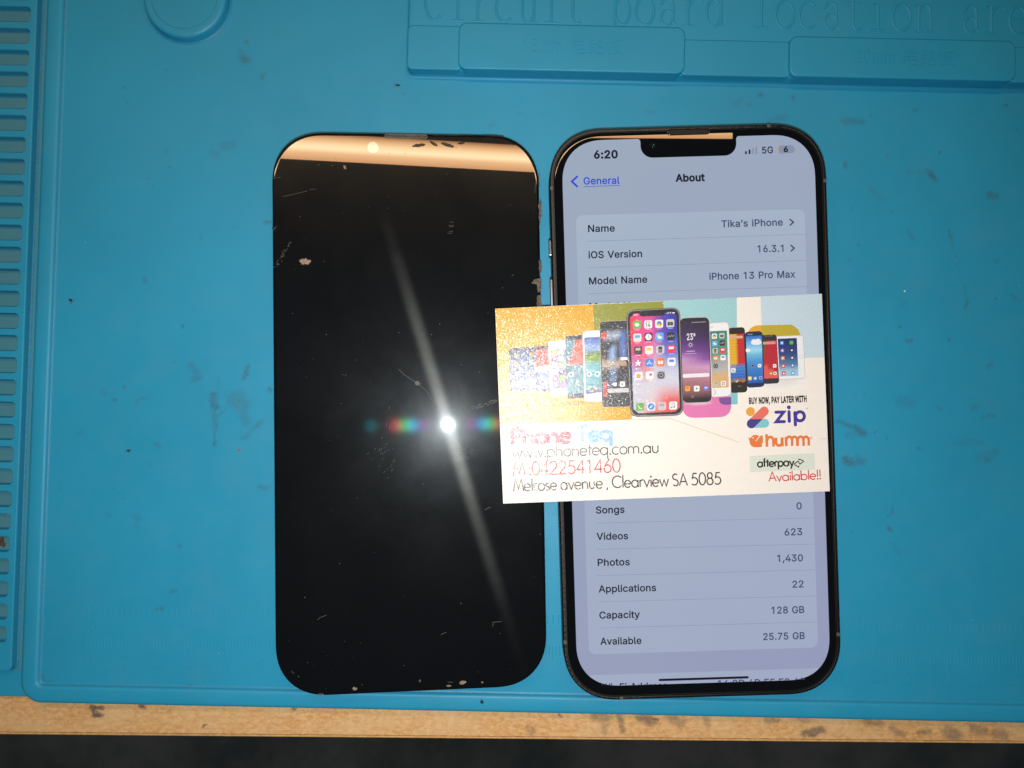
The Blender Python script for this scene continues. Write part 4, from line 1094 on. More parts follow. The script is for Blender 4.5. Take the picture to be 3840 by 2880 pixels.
# embossed lettering in thin serif strokes
def Cc(cx, r=.42, h=.52, a0=38, a1=322): return circle(cx, h, r, h, 20, a0, a1)
SER = {
    'C': [circle(.5, .8, .42, .8, 24, 48, 312), [(.8, 1.15), (.82, 1.5)]],
    'i': [[(.5, 0), (.5, 1.0), (.28, .97)], [(.2, 0), (.8, 0)], ('closed', circle(.48, 1.4, .07, .06, 8))],
    'r': [[(.35, 0), (.35, 1.0), (.15, .97)], [(.12, 0), (.62, 0)], circle(.72, .6, .36, .4, 9, 175, 50)],
    'c': [circle(.5, .5, .38, .5, 20, 42, 318)],
    'u': [[(.12, .98), (.26, 1.0)] + circle(.5, .3, .24, .3, 10, 180, 350) + [(.76, .3)], [(.62, .98), (.76, 1.0), (.76, .03), (.92, 0)]],
    't': [[(.42, 1.4), (.42, .25)] + circle(.62, .25, .2, .25, 8, 180, 320), [(.18, 1.0), (.76, 1.0)]],
    'b': [[(.08, 1.6), (.22, 1.62), (.22, 0)], ('closed', circle(.54, .5, .32, .5, 22))],
    'o': [('closed', circle(.5, .5, .4, .5, 26))],
    'a': [[(.2, .78)] + circle(.46, .74, .26, .26, 10, 160, 0) + [(.72, .1), (.9, .02)], ('closed', circle(.46, .28, .27, .28, 18))],
    'd': [[(.62, 1.6), (.78, 1.62), (.78, .02), (.92, 0)], ('closed', circle(.46, .5, .32, .5, 22))],
    'l': [[(.3, 1.6), (.5, 1.62), (.5, 0)], [(.2, 0), (.8, 0)]],
    'n': [[(.1, .98), (.24, 1.0), (.24, 0)], circle(.5, .66, .26, .34, 10, 180, 0) + [(.76, 0)], [(.1, 0), (.4, 0)], [(.62, 0), (.92, 0)]],
    'e': [[(.12, .53), (.86, .53)], circle(.5, .5, .38, .5, 22, 4, 318)],
}
mb = MB()
for k, ch in enumerate('Circuit board location area'):
    if ch == ' ': continue
    x0 = -24.46 + 6.812 * k - 3.2; y0 = 111.55
    for s in SER[ch]:
        cl = s[0] == 'closed'; q = s[1] if cl else s
        mb.ridge([(x0 + u * 6.6, y0 + v * 7.9) for u, v in q], .42, .26, 4.2, cl)
mb.build('embossed_heading', M['silicone'], mat)


def raised_text(mb, body, p0, width, cap, z0, h):
    """letters standing h proud of z0"""
    v, f = glyphs(body, 'r', .1)
    x0 = min(q[0] for q in v); x1 = max(q[0] for q in v); sx = width / (x1 - x0); sy = cap / CAPH
    base = [mb.vert((p0[0] + (q[0] - x0) * sx, p0[1] + q[1] * sy, z0 - .01 + (h + .01) * (q[2] / .2 + .5))) for q in v]
    for t in f: mb.face([base[i] for i in t])


def raised_builtin(mb, body, p0, width, cap, z0, h):
    v, f = builtin_glyphs(body, .1)
    x0 = min(q[0] for q in v); x1 = max(q[0] for q in v); sx = width / (x1 - x0); sy = cap / .8
    base = [mb.vert((p0[0] + (q[0] - x0) * sx, p0[1] + q[1] * sy, z0 + h * (q[2] / .2 + .5))) for q in v]
    for t in f: mb.face([base[i] for i in t])


for blk, num, x0, y0 in zip(blocks, ('18mm', '20mm'), (1.5, 97.8), (102.3, 101.2)):
    mb = MB()
    raised_text(mb, num, (x0, y0), 11.4, 3.9, 5.9, .17)
    raised_builtin(mb, '电路板', (x0 + 14.2, y0), 14.6, 4.0, 5.9, .17)
    mb.build('embossed_size', M['silicone'], blk)

# ruler: centimetres below, inches above
mb = MB()
def tick(x, y0, y1): mb.ridge([(x, y0), (x, y1)], .17, .085, -.004)
for k in range(0, 296):
    x = k - 121.0
    ln = 4.9 if k % 10 == 0 else (3.7 if k % 5 == 0 else 2.6)
    tick(x, -69.6, -69.6 - ln)
for k in range(0, 186):
    x = k * 25.4 / 16 - 121.0
    ln = 4.0 if k % 16 == 0 else (3.3 if k % 8 == 0 else 2.6)
    tick(x, -60.6, -60.6 - ln)
for k in range(0, 30):
    wdt = 2.3 if k < 10 else 4.7
    raised_text(mb, str(k), (k * 10 - 121.0 - wdt / 2 + .3, -78.6), wdt, 3.5, 0, .14)
for k in range(0, 12):
    wdt = 1.9 if k < 10 else 3.8
    raised_text(mb, str(k), (k * 25.4 - 120.6, -68.2), wdt, 2.7, 0, .12)
mb.build('ruler_scale', M['silicone'], mat)

# ------------------------------------------------------------------ the loose black display
L_O, L_E = (-28.18, -1.92, 7.27), (0, math.radians(4.46), math.radians(2.12))
LP = Plane(L_O, L_E)
loose = thing('loose_screen', 'removed black phone screen, dark and dusty, left of the lit phone', 'phone screen', L_O, L_E)
lw, lh = 75.7 / 2, 158.1 / 2
lf = lambda d: rrect(-lw + d, -lh + d, lw - d, lh - d, 14.6 - d, 14, 2.25)
mb = MB()
mb.loft([(lf(.25), -1.5), (lf(.05), -1.3), (lf(0), -.8), (lf(.03), -.42), (lf(.14), -.2), (lf(.34), -.07), (lf(.6), -.015), (lf(.95), 0)], cap0=True)
gl = mb.build('cover_glass', M['glass_loose'], loose, smooth=False)
uv = gl.data.uv_layers.new(name='wipe')
for lp in gl.data.loops:
    c_ = gl.data.vertices[lp.vertex_index].co
    uv.data[lp.index].uv = (c_.x * 10, c_.y * 10)
for p in gl.data.polygons: p.use_smooth = len(p.vertices) == 4
mb = MB()
slab(mb, lambda d: rrect(-lw + 2.4 + d, -lh + 2.4 + d, lw - 2.4 - d, lh - 2.4 - d, 12, 8), -3.75, -1.52, .2, cap0=True)
mb.build('back_plate', M['plate'], loose)
mb = MB()                                          # the folded flex cable that props up its left side
slab(mb, lambda d: rrect(-27 + d, -30 + d, -15 - d, 20 - d, 2, 4), -8.1, -3.76, .6, 3, cap0=True)
mb.build('flex_cable', M['black'], loose)
a5 = zz(980, 450, 2.011); b6 = zz(980, 2200, 2.011); c7 = zz(1200, 1200, 2.074)
def on(pl, f_, pts): return [pl.loc(*f_(x, y)) for x, y in pts]
# earpiece gasket at the top edge
mb = MB()
g0 = LP.loc(*a5(925, 112)); g1 = LP.loc(*a5(1255, 112))
slab(mb, lambda d: rrect(g0[0] + d, g0[1] - 1.0 + d, g1[0] - d, g0[1] + .32 - d, .7, 5), -.6, .14, .12, 2)
mb.build('earpiece_gasket', M['gasket'], loose)


def jag(pts, amp, rep=3):
    out = []
    n = len(pts)
    for i in range(n):
        a_ = Vector(pts[i]); b_ = Vector(pts[(i + 1) % n])
        for k in range(rep):
            t = k / rep
            q = a_.lerp(b_, t)
            out.append((q.x + random.uniform(-amp, amp), q.y + random.uniform(-amp, amp)))
    return out


def flake(mb, pts, z, h, amp=.15, rep=3):
    o = jag(pts, amp, rep)
    cx = sum(p[0] for p in o) / len(o); cy = sum(p[1] for p in o) / len(o)
    inn = [(cx + (p[0] - cx) * .72 + random.uniform(-amp, amp) * .4, cy + (p[1] - cy) * .72) for p in o]
    b0 = [mb.vert((p[0], p[1], z)) for p in o]
    b1 = [mb.vert((p[0], p[1], z + h * random.uniform(.35, .8))) for p in o]
    b2 = [mb.vert((p[0], p[1], z + h * random.uniform(.7, 1.2))) for p in inn]
    c = mb.vert((cx, cy, z + h)); n = len(o)
    for i in range(n):
        j = (i + 1) % n
        mb.face((b0[i], b0[j], b1[j], b1[i])); mb.face((b1[i], b1[j], b2[j], b2[i])); mb.face((b2[i], b2[j], c))


# torn adhesive left along the right-hand edge and the upper edge
for seg in ([(2088, 640), (2108, 600), (2112, 690), (2098, 820)], [(2090, 1060), (2110, 1060), (2112, 1130), (2098, 1185)],
            [(2040, 1235), (2062, 1198), (2108, 1190), (2113, 1290), (2082, 1300), (2078, 1225)], [(2078, 1325), (2110, 1315), (2112, 1405), (2078, 1400)],
            [(2085, 420), (2096, 400), (2098, 470), (2090, 520)]):
    mb = MB(); flake(mb, on(LP, a5, seg), -.15, .35, .16, 4); mb.build('adhesive_residue', M['residue'], loose)
for seg in ([(1290, 110), (1480, 112), (1600, 113), (1600, 118), (1290, 116)], [(1640, 112), (1760, 113), (1830, 122), (1826, 127), (1640, 117)], [(78, 815), (98, 806), (128, 790), (120, 805), (95, 842)]):
    mb = MB(); flake(mb, on(LP, a5, seg), -.22, .28, .08, 5); mb.build('adhesive_residue', M['soot'], loose)
# scratches and prints on the glass
mb = MB()
for f_, w_, L in ((c7, .10, [[(612, 385), (655, 425), (700, 455), (760, 495)], [(775, 505), (830, 555), (850, 590), (870, 620), (890, 655), (915, 680)], [(537, 692), (541, 672)], [(515, 800), (515, 830)], [(541, 825), (541, 850)], [(581, 790), (580, 826)],
                             [(1282, 1480), (1305, 1462), (1330, 1458)], [(740, 502), (790, 492)], [(750, 470), (775, 515)], [(1095, 345), (1105, 352)], [(955, 1131), (972, 1134)], [(1140, 1165), (1152, 1168)], [(798, 1272), (808, 1280)]]),
                  (b6, .10, [[(425, 250), (445, 232), (490, 215)], [(1738, 270), (1812, 262)], [(1742, 300), (1752, 275)], [(1355, 362), (1395, 342)], [(225, 638), (248, 655)], [(1405, 720), (1445, 719)]]),
                  (a5, .08, [[(160, 578), (250, 558), (345, 535)], [(365, 526), (410, 520)], [(85, 442), (150, 430)], [(1418, 770), (1450, 770)], [(1413, 795), (1452, 794)], [(1416, 805), (1452, 804)], [(1402, 855), (1440, 853)], [(1415, 840), (1446, 838)], [(2062, 550), (2068, 470)]])):
    for s in L:
        mb = MB(); mb.ribbon(on(LP, f_, s), w_, .006); mb.build('scratch', M['scratch'], loose)
mb = MB()
for s in ([(735, 480), (770, 478), (775, 505), (750, 512)],):
    mb.poly(jag(on(LP, c7, s), .12, 2), .008)
mb.build('scratch', M['scratch'], loose)
mb = MB()
for k in range(95):                                # a smudged finger track and prints: short curved skin lines
    t = random.random()
    if k < 45: x, y = 1180 + 200 * t, 690 - 62 * t + random.uniform(-14, 14)
    elif k < 75: x, y = random.gauss(1090, 45), random.gauss(715, 28)
    else: x, y = random.gauss(1130, 30), random.gauss(1035, 28)
    an = random.uniform(-.5, .9); ln = random.uniform(5, 12)
    mb.ribbon(on(LP, c7, [(x - ln * math.cos(an), y + ln * math.sin(an)), (x, y - 1.5), (x + ln * math.cos(an), y - ln * math.sin(an))]), .09, .005)
for k in range(70):
    x, y = random.gauss(480, 60), random.gauss(1080, 70)
    an = random.uniform(.5, 1.1); ln = random.uniform(4, 12)
    if k % 3 == 0: mb.ribbon(on(LP, c7, [(x - ln * math.cos(an), y + ln * math.sin(an)), (x + ln * math.cos(an), y - ln * math.sin(an))]), .06, .005)
mb.build('finger_smudge', M['smudge'], loose)
mb = MB()
for k in range(170):                               # dust
    x = random.uniform(-lw + 1, lw - 1); y = random.uniform(-lh + 1, lh - 1)
    if math.hypot(max(0, abs(x) - lw + 14), max(0, abs(y) - lh + 14)) > 13: continue
    r = random.choice((.05, .06, .06, .08, .10, .15))
    mb.poly(jag(circle(x, y, r, r * random.uniform(.5, 1), 5), r * .4, 1), .007)
for k in range(60):
    t = random.random()
    x, y = LP.loc(*a5(100 + 120 * t + random.gauss(0, 8), 1110 - 190 * t + random.gauss(0, 9)))
    r = random.uniform(.05, .14)
    mb.poly(jag(circle(x, y, r, r, 5), r * .4, 1), .007)
tag(mb.build('dust', M['scratch'], loose), kind='stuff')

# ------------------------------------------------------------------ the lit phone
P_O, P_E = (52.25, -.68, 9.0), (math.radians(1.35), 0, math.radians(2.92))
PP = Plane(P_O, P_E)
phone = thing('smartphone', 'black smartphone with its settings page lit, propped at its top, beside the dark loose screen', 'smartphone', P_O, P_E)
pw, ph = 78.1 / 2, 160.8 / 2
pf = lambda d: rrect(-pw + d, -ph + d, pw - d, ph - d, max(1, 15.2 - d), 16, 2.25)
mb = MB()
mb.loft([(pf(.5), -7.55), (pf(.12), -7.3), (pf(0), -6.9), (pf(0), -.62), (pf(.06), -.34), (pf(.18), -.14), (pf(.34), -.03), (pf(.5), 0.0), (pf(.92), 0.0), (pf(1.0), -.08), (pf(1.02), -.6)], cap0=True, cap1=False)
mb.build('frame', M['frame'], phone, smooth=True)
mb = MB()
mb.loft([(pf(1.0), -.5), (pf(1.3), -.5)], cap1=False)
mb.build('seal', M['black'], phone)
mb = MB()
mb.loft([(pf(1.2), -.62), (pf(1.22), -.30), (pf(1.32), -.14), (pf(1.54), -.045), (pf(1.86), -.008), (pf(2.25), 0)])
pg = mb.build('cover_glass', M['glass'], phone)
for p in pg.data.polygons: p.use_smooth = len(p.vertices) == 4
# camera bump the phone rests on (below, at the top)
mb = MB()
slab(mb, lambda d: rrect(-pw + 3 + d, ph - 40 + d, -pw + 40 - d, ph - 3 - d, 8, 6), -9.9, -7.5, .1, 2, cap0=True)
mb.build('camera_bump', M['frame'], phone)
d6 = zz(2000, 430, 1.9235); d8 = zz(2050, 1850, 1.9235)
xl = (PP.loc(2113.3, 794)[0] + PP.loc(*d8(207, 900))[0]) / 2
xr = (PP.loc(2000 + 2045 / 1.9235, 794)[0] + PP.loc(*d8(2030, 900))[0]) / 2
yt = (PP.loc(*d6(520, 180))[1] + PP.loc(*d6(1800, 148))[1]) / 2
yb = (PP.loc(*d8(700, 1385))[1] + PP.loc(*d8(1500, 1352))[1]) / 2
n0 = PP.loc(*d6(772, 200)); n1 = PP.loc(*d6(1463, 180)); nb_ = (PP.loc(*d6(900, 309))[1] + PP.loc(*d6(1350, 297))[1]) / 2
R_ = 11.8
full = rrect(xl, yb, xr, yt, R_, 14, 2.25)
# outline with the notch let into its upper side
tr_arc = full[:15]; tl_arc = full[15:30]; rest = full[30:]
rn = 3.4; rt = .8
notch = [(n1[0] + rt, yt)] + [(n1[0] + rt - rt * math.sin(t), yt - rt + rt * math.cos(t)) for t in (.4, .8, 1.2)] + [(n1[0], yt - rt)]
notch += [(n1[0] - rn + rn * math.cos(t), nb_ + rn - rn * math.sin(t)) for t in [math.pi / 2 * i / 8 for i in range(9)]]
notch += [(n0[0] + rn - rn * math.sin(t), nb_ + rn - rn * math.cos(t)) for t in [math.pi / 2 * i / 8 for i in range(9)]]
notch += [(n0[0], yt - rt)] + [(n0[0] - rt + rt * math.cos(t), yt - rt + rt * math.sin(t)) for t in (.4, .8, 1.2)] + [(n0[0] - rt, yt)]
mb = MB()
mb.poly(tr_arc + notch + tl_arc + rest, .004, None)
disp = mb.build('display', M['scr_bg'], phone)


def P6(x, y): return PP.loc(*d6(x, y))
def P8(x, y): return PP.loc(*d8(x, y))


mb = MB()
lx = (P6(309, 800)[0] + P8(300, 1000)[0]) / 2; rx_ = (P6(1968, 900)[0] + P8(1945, 900)[0]) / 2
t_ = (P6(500, 722)[1] + P6(1800, 684)[1]) / 2; b_ = (P8(500, 1158)[1] + P8(1700, 1118)[1]) / 2
mb.poly(rrect(lx, b_, rx_, t_, 1.9, 6), .009)
t2 = (P8(500, 1305)[1] + P8(1700, 1270)[1]) / 2
# the next list group, cut off by the lower edge of the display
cutp = [(x, y) for x, y in rest if True]
def inside_x(y):
    k = (yb + R_ - y) / R_
    if k <= 0: return xr
    return xr - R_ + R_ * (1 - min(1, k) ** 2.25) ** (1 / 2.25)
cx_ = (xl + xr) / 2
right = []; left = []
for i in range(13):
    y = t2 + (yb - t2) * i / 12
    xm = min(rx_, inside_x(y) - .02)
    right.append((xm, y)); left.append((2 * cx_ - xm, y))
mb.poly(right[::-1] + left, .009)
mb.build('list_panel', M['scr_panel'], disp)

SM = [M['scr_text'], M['scr_value'], M['scr_blue'], M['scr_line'], M['scr_grey'], M['scr_black'], M['scr_yellow']]
tx = MB()     # dark text 0, grey values 1, blue 2, lines 3, grey icons 4, black 5, yellow 6
CP = P6(0, 0)[1] - P6(0, 47)[1]
def row(f_, s, a_, b2, cap, m, st='r', clip=None, z=.014):
    text(tx, s, f_(*a_), f_(*b2), cap, z, None, st, m, clip)
c1 = 48 / 1.9235 / 13.25
row(P6, '6:20', (437, 315), (610, 312), 54 / 1.9235 / 13.3, 0, 'b')
row(P6, 'About', (1025, 482), (1238, 477), 50 / 1.9235 / 13.3, 0, 'b')
row(P6, 'General', (362, 503), (623, 498), 50 / 1.9235 / 13.3, 2)
tx.ribbon([P6(362, 519), P6(624, 511)], .16, .014, None, False, 2)
tx.ribbon([P6(320, 443), P6(278, 482), P6(320, 522)], .54, .014, None, False, 2)
row(P6, '5G', (1650, 280), (1730, 277), 47 / 1.9235 / 13.3, 0)
for i, (x0, x1, h0, c_) in enumerate(((1527, 1540, 264, 0), (1553, 1566, 252, 0), (1578, 1590, 241, 4), (1602, 1615, 230, 4))):
    yb0 = 285 - i * .7
    tx.poly([P6(x0, yb0), P6(x1, yb0), P6(x1, h0), P6(x0, h0)], .014, None, c_)
q0 = P6(1763, 281); q1 = P6(1882, 220)
tx.poly(rrect(q0[0], q0[1], q1[0], q1[1], .85, 5), .014, None, 4)
tx.poly([P6(1764, 232), P6(1770, 228), P6(1771, 276), P6(1765, 272)], .018, None, 6)
tx.poly([P6(1885, 241), P6(1889, 243), P6(1889, 257), P6(1885, 259)], .014, None, 4)
row(P6, '6', (1805, 269), (1838, 268), 38 / 1.9235 / 13.3, 5, 'b', z=.018)
tx.build('status_and_title', SM, disp)
PART = {0: 'list_label', 1: 'list_value', 3: 'list_divider', 5: 'home_bar'}


def row(f_, s, a_, b2, cap, m, st='r', clip=None, z=.014):
    t = MB(); text(t, s, f_(*a_), f_(*b2), cap, z, None, st, m, clip); t.build(PART[m], SM, disp)


for s, a_, b2 in (('Name', (395, 846), (588, 842)), ('iOS Version', (398, 1036), (785, 1026)), ('Model Name', (402, 1224), (822, 1211))):
    row(P6, s, a_, b2, c1, 0)
for s, a_, b2 in (('Tika’s iPhone', (1357, 812), (1800, 799)), ('16.3.1', (1617, 992), (1805, 988)), ('iPhone 13 Pro Max', (1270, 1191), (1890, 1174))):
    row(P6, s, a_, b2, c1, 1)
row(P6, 'Model Number', (405, 1409), (930, 1394), c1, 0)
for p_ in ([(1848, 752), (1876, 776), (1850, 799)], [(1855, 940), (1882, 963), (1857, 986)]):
    t = MB(); t.ribbon([P6(*q) for q in p_], .42, .014, None, False, 1); t.build('list_arrow', SM, disp)
for a_, b2 in (((393, 914), (1962, 863)), ((400, 1104), (1968, 1051)), ((400, 1291), (1980, 1240))):
    t = MB(); t.ribbon([P6(*a_), P6(*b2)], .10, .012, None, False, 3); t.build('list_divider', SM, disp)
for s, a_, b2 in (('Songs', (355, 145), (562, 140)), ('Videos', (360, 335), (588, 330)), ('Photos', (368, 523), (600, 518)), ('Applications', (375, 714), (790, 704)), ('Capacity', (380, 903), (673, 897)), ('Available', (387, 1092), (684, 1085))):
    row(P8, s, a_, b2, c1, 0)
for s, a_, b2 in (('0', (1802, 115), (1840, 114)), ('623', (1716, 304), (1844, 300)), ('1,430', (1663, 493), (1849, 489)), ('22', (1773, 680), (1854, 677)), ('128 GB', (1622, 868), (1858, 862)), ('25.75 GB', (1562, 1058), (1862, 1050))):
    row(P8, s, a_, b2, c1, 1)
for a_, b2 in (((352, 215), (1928, 177)), ((360, 404), (1932, 366)), ((367, 593), (1935, 552)), ((375, 783), (1940, 740)), ((378, 972), (1943, 927))):
    t = MB(); t.ribbon([P8(*a_), P8(*b2)], .10, .012, None, False, 3); t.build('list_divider', SM, disp)
row(P8, 'Wi-Fi Address', (395, 1424), (870, 1410), c1, 0, clip=((0, yb + .03), (0, -1)))
row(P8, '14:9D:4D:F5:F2:49', (1235, 1398), (1862, 1380), c1, 1, clip=((0, yb + .03), (0, -1)))
h0 = P8(808, 1347); h1 = P8(1457, 1326); hy = (h0[1] + h1[1]) / 2
t = MB(); t.poly(rrect(h0[0], hy - .32, h1[0], hy + .32, .31, 6), .02, None, 5); t.build('home_bar', SM, disp)

# earpiece, front camera, side buttons, antenna bands
mb = MB()
e0 = P6(967, 138); e1 = P6(1268, 108)
ym = (P6(1000, 127)[1] + P6(1240, 121)[1]) / 2
ex0, ex1 = e0[0], e1[0]
mb.poly(rrect(ex0 + .2, ym - .62, ex1 - .2, ym + .62, .6, 6), .006)
ear = mb.build('earpiece', M['ear'], phone)
mb = MB()
mb.ridge(rrect(ex0, ym - .75, ex1, ym + .75, .74, 7), .16, .12, .002, True)
mb.build('earpiece_rim', M['glass'], ear, smooth=True)
mb = MB()
fc = P6(866, 220)
mb.loft([(circle(fc[0], fc[1], .9, None, 24), .003), (circle(fc[0], fc[1], .88, None, 24), .005)])
for k in range(2): mb.poly(jag(circle(fc[0] + .3 * k - .2, fc[1] + .55 * k - .4, .10, .15, 5), .03, 1), .014, None, 1)
mb.build('front_camera', [M['lens'], M['glint']], phone)
u3 = zz(1980, 560, 2.765)
for y0, y1 in ((905, 1105), (1312, 1900)):
    a_ = PP.loc(*u3(225, y0)); b2 = PP.loc(*u3(232, y1))
    mb = MB()
    loops = []
    for x, g in ((-pw + .3, 0), (-pw - .42, 0), (-pw - .58, .15)):
        loops.append(rrect(b2[1] + g, -5.2 + g, a_[1] - g, -2.6 - g, .9, 5))
    idl = [[mb.vert((x, p[0], p[1])) for p in lp] for lp, x in zip(loops, (-pw + .3, -pw - .42, -pw - .58))]
    for A_, B_ in zip(idl[:-1], idl[1:]):
        for i in range(len(A_)):
            j = (i + 1) % len(A_); mb.face((A_[i], A_[j], B_[j], B_[i]))
    mb.face(idl[-1])
    mb.build('side_button', M['steel'], phone)
for f_, x, y in ((d6, 1698, 72), (d6, 2112, 475), (d6, 128, 530), (d8, 540, 1478), (d8, 2105, 1018), (d8, 125, 1075)):
    q = PP.loc(*f_(x, y))
    mb = MB()
    hw, hh = (.48, .42) if abs(q[1]) > 75 else (.42, .48)
    cx = max(-pw + .52, min(pw - .52, q[0])); cy = max(-ph + .52, min(ph - .52, q[1]))
    mb.loft([(rrect(cx - hw, cy - hh, cx + hw, cy + hh, .1, 2), -.5), (rrect(cx - hw, cy - hh, cx + hw, cy + hh, .1, 2), .0), (rrect(cx - hw + .06, cy - hh + .06, cx + hw - .06, cy + hh - .06, .1, 2), .025)])
    mb.build('antenna_band', M['band'], phone)

# ------------------------------------------------------------------ the business card
nrm = PP.m.col[2]
# it rests on the left edge of the phone and rides up slightly to the right
zc = P_O[2] - ((13.7 - P_O[0]) * nrm.x + (2.6 - P_O[1]) * nrm.y) / nrm.z + .42 + math.tan(math.radians(1.0)) * (42.6 - 13.7)
C_O = (42.6, 2.55, zc)
C_E = (math.radians(1.12), math.radians(-1.0), math.radians(3.57))
CPn = Plane(C_O, C_E)
card = thing('business_card', 'cream and amber business card printed with a row of phones, laid across the lit phone', 'business card', C_O, C_E)
q7 = zz(1830, 1080, 1.6758)
def K(x, y): return CPn.loc(*q7(x, y))
qb = zz(2500, 1450, 3.403)
def KB(x, y): return CPn.loc(*qb(x, y))
ctl, ctr, cbr, cbl = K(45, 130), K(2098, 36), K(2148, 1277), K(95, 1355)
mb = MB()
outl = [cbl, cbr, ctr, ctl]
mb.loft([(outl, -.36), (outl, 0.0)], cap0=True)
mb.build('card_stock', M['paper'], card)
ST = .0016


class Art(MB):
    def P(self, pts, lay, col): self.poly([K(*p) for p in pts], lay * ST, col)

    def Q(self, c4, lay, colf, nx=5, ny=10):
        """a bilinear patch whose printed colour is colf(u, v); corners TL TR BR BL"""
        ids = []
        for j in range(ny + 1):
            v = j / ny; r = []
            for i in range(nx + 1):
                u = i / nx
                x = (c4[0][0] * (1 - u) + c4[1][0] * u) * (1 - v) + (c4[3][0] * (1 - u) + c4[2][0] * u) * v
                y = (c4[0][1] * (1 - u) + c4[1][1] * u) * (1 - v) + (c4[3][1] * (1 - u) + c4[2][1] * u) * v
                p = K(x, y); r.append((self.vert((p[0], p[1], lay * ST)), colf(u, v)))
            ids.append(r)
        for j in range(ny):
            for i in range(nx):
                q = (ids[j + 1][i], ids[j + 1][i + 1], ids[j][i + 1], ids[j][i])
                self.face([a[0] for a in q], 0, [a[1] for a in q])

    def RQ(self, c4, r, lay, col, n=6):
        """rounded quadrilateral in picture units"""
        pts = []
        m_ = len(c4)
        for i in range(m_):
            p = Vector(c4[i]); a = Vector(c4[i - 1]); b = Vector(c4[(i + 1) % m_])
            da = (a - p).normalized(); db = (b - p).normalized()
            s = p + da * r; e_ = p + db * r
            for k in range(n + 1):
                t = k / n
                pts.append(tuple(s * (1 - t) ** 2 + p * (2 * t * (1 - t)) + e_ * t ** 2))
        self.P(pts, lay, col)


def lerp3(*st):
    def f(t):
        for (t0, c0), (t1, c1_) in zip(st[:-1], st[1:]):
            if t <= t1:
                k = max(0, (t - t0) / (t1 - t0)); return tuple(a * (1 - k) + b * k for a, b in zip(c0, c1_))
        return st[-1][1]
    return f


WH = ink(243, 232, 218)
# ---- coloured fields
ar = Art()
AMB = ink(222, 162, 24)
ar.P([(45.5, 130), (662, 104), (690, 700), (900, 700), (960, 800), (940, 815), (905, 826), (77, 860)], 1, AMB)
ar.P([(662, 104), (1102, 83), (1112, 330), (672, 350)], 2, ink(150, 148, 56))
ar.P([(1102, 83), (1563, 60), (1569, 730), (1480, 733), (1452, 690), (1120, 700)], 1, ink(160, 200, 196))
ar.P([(1450, 690), (1528, 684), (1529, 732), (1490, 735), (1465, 728), (1452, 710)], 3, ink(125, 84, 142))
ar.P([(1712, 54), (2097.6, 36.5), (2114, 436), (1730, 448)], 1, ink(197, 212, 213))
ar.RQ([(1628, 236), (1962, 229), (1968, 420), (1640, 420)], 75, 2, ink(226, 165, 50))
ar.RQ([(1718, 234.5), (1962, 229), (1968, 420), (1722, 420)], 3, 3, ink(192, 166, 54))
ar.P([(1905, 229), (1963, 229), (1966, 300), (1950, 262), (1930, 243)], 4, ink(197, 212, 213))
ar.RQ([(1218, 660), (1528, 650), (1530, 810), (1222, 818)], 78, 2, ink(226, 120, 166))
ar.P([(1528, 660), (1568, 658), (1569, 731), (1529, 732)], 2, ink(134, 190, 190))
# soft printed shade under the row of phones
for x0, x1, y0, y1 in ((1640, 1995, 572, 650), (1230, 1420, 722, 745), (905, 1230, 805, 835)):
    g1_ = ink(222, 211, 198)
    ar.Q([(x0, y0), (x1, y0 - (x1 - x0) * .03), (x1, y1 - (x1 - x0) * .03), (x0, y1)], 1.5 if x0 != 1230 else 4, lambda u, v: tuple(a * (1 - min(1, v + (2 * abs(u - .5)) ** 3)) + b * min(1, v + (2 * abs(u - .5)) ** 3) for a, b in zip(g1_, WH if x0 != 1230 else ink(226, 120, 166))), 6, 4)
ar.build('colour_blocks', M['ink'], card)

# ---- the row of phones
ar = Art()
LAY = [6]


def dev(body, r, bc_, scr, colf, rim=None):
    if rim: ar.RQ([(body[0][0] - 3, body[0][1] - 3), (body[1][0] + 3, body[1][1] - 3), (body[2][0] + 3, body[2][1] + 3), (body[3][0] - 3, body[3][1] + 3)], r + 3, LAY[0], rim)
    LAY[0] += 1
    ar.RQ(body, r, LAY[0], bc_)
    LAY[0] += 1
    ar.Q(scr, LAY[0], colf)
    LAY[0] += 1
    return LAY[0]


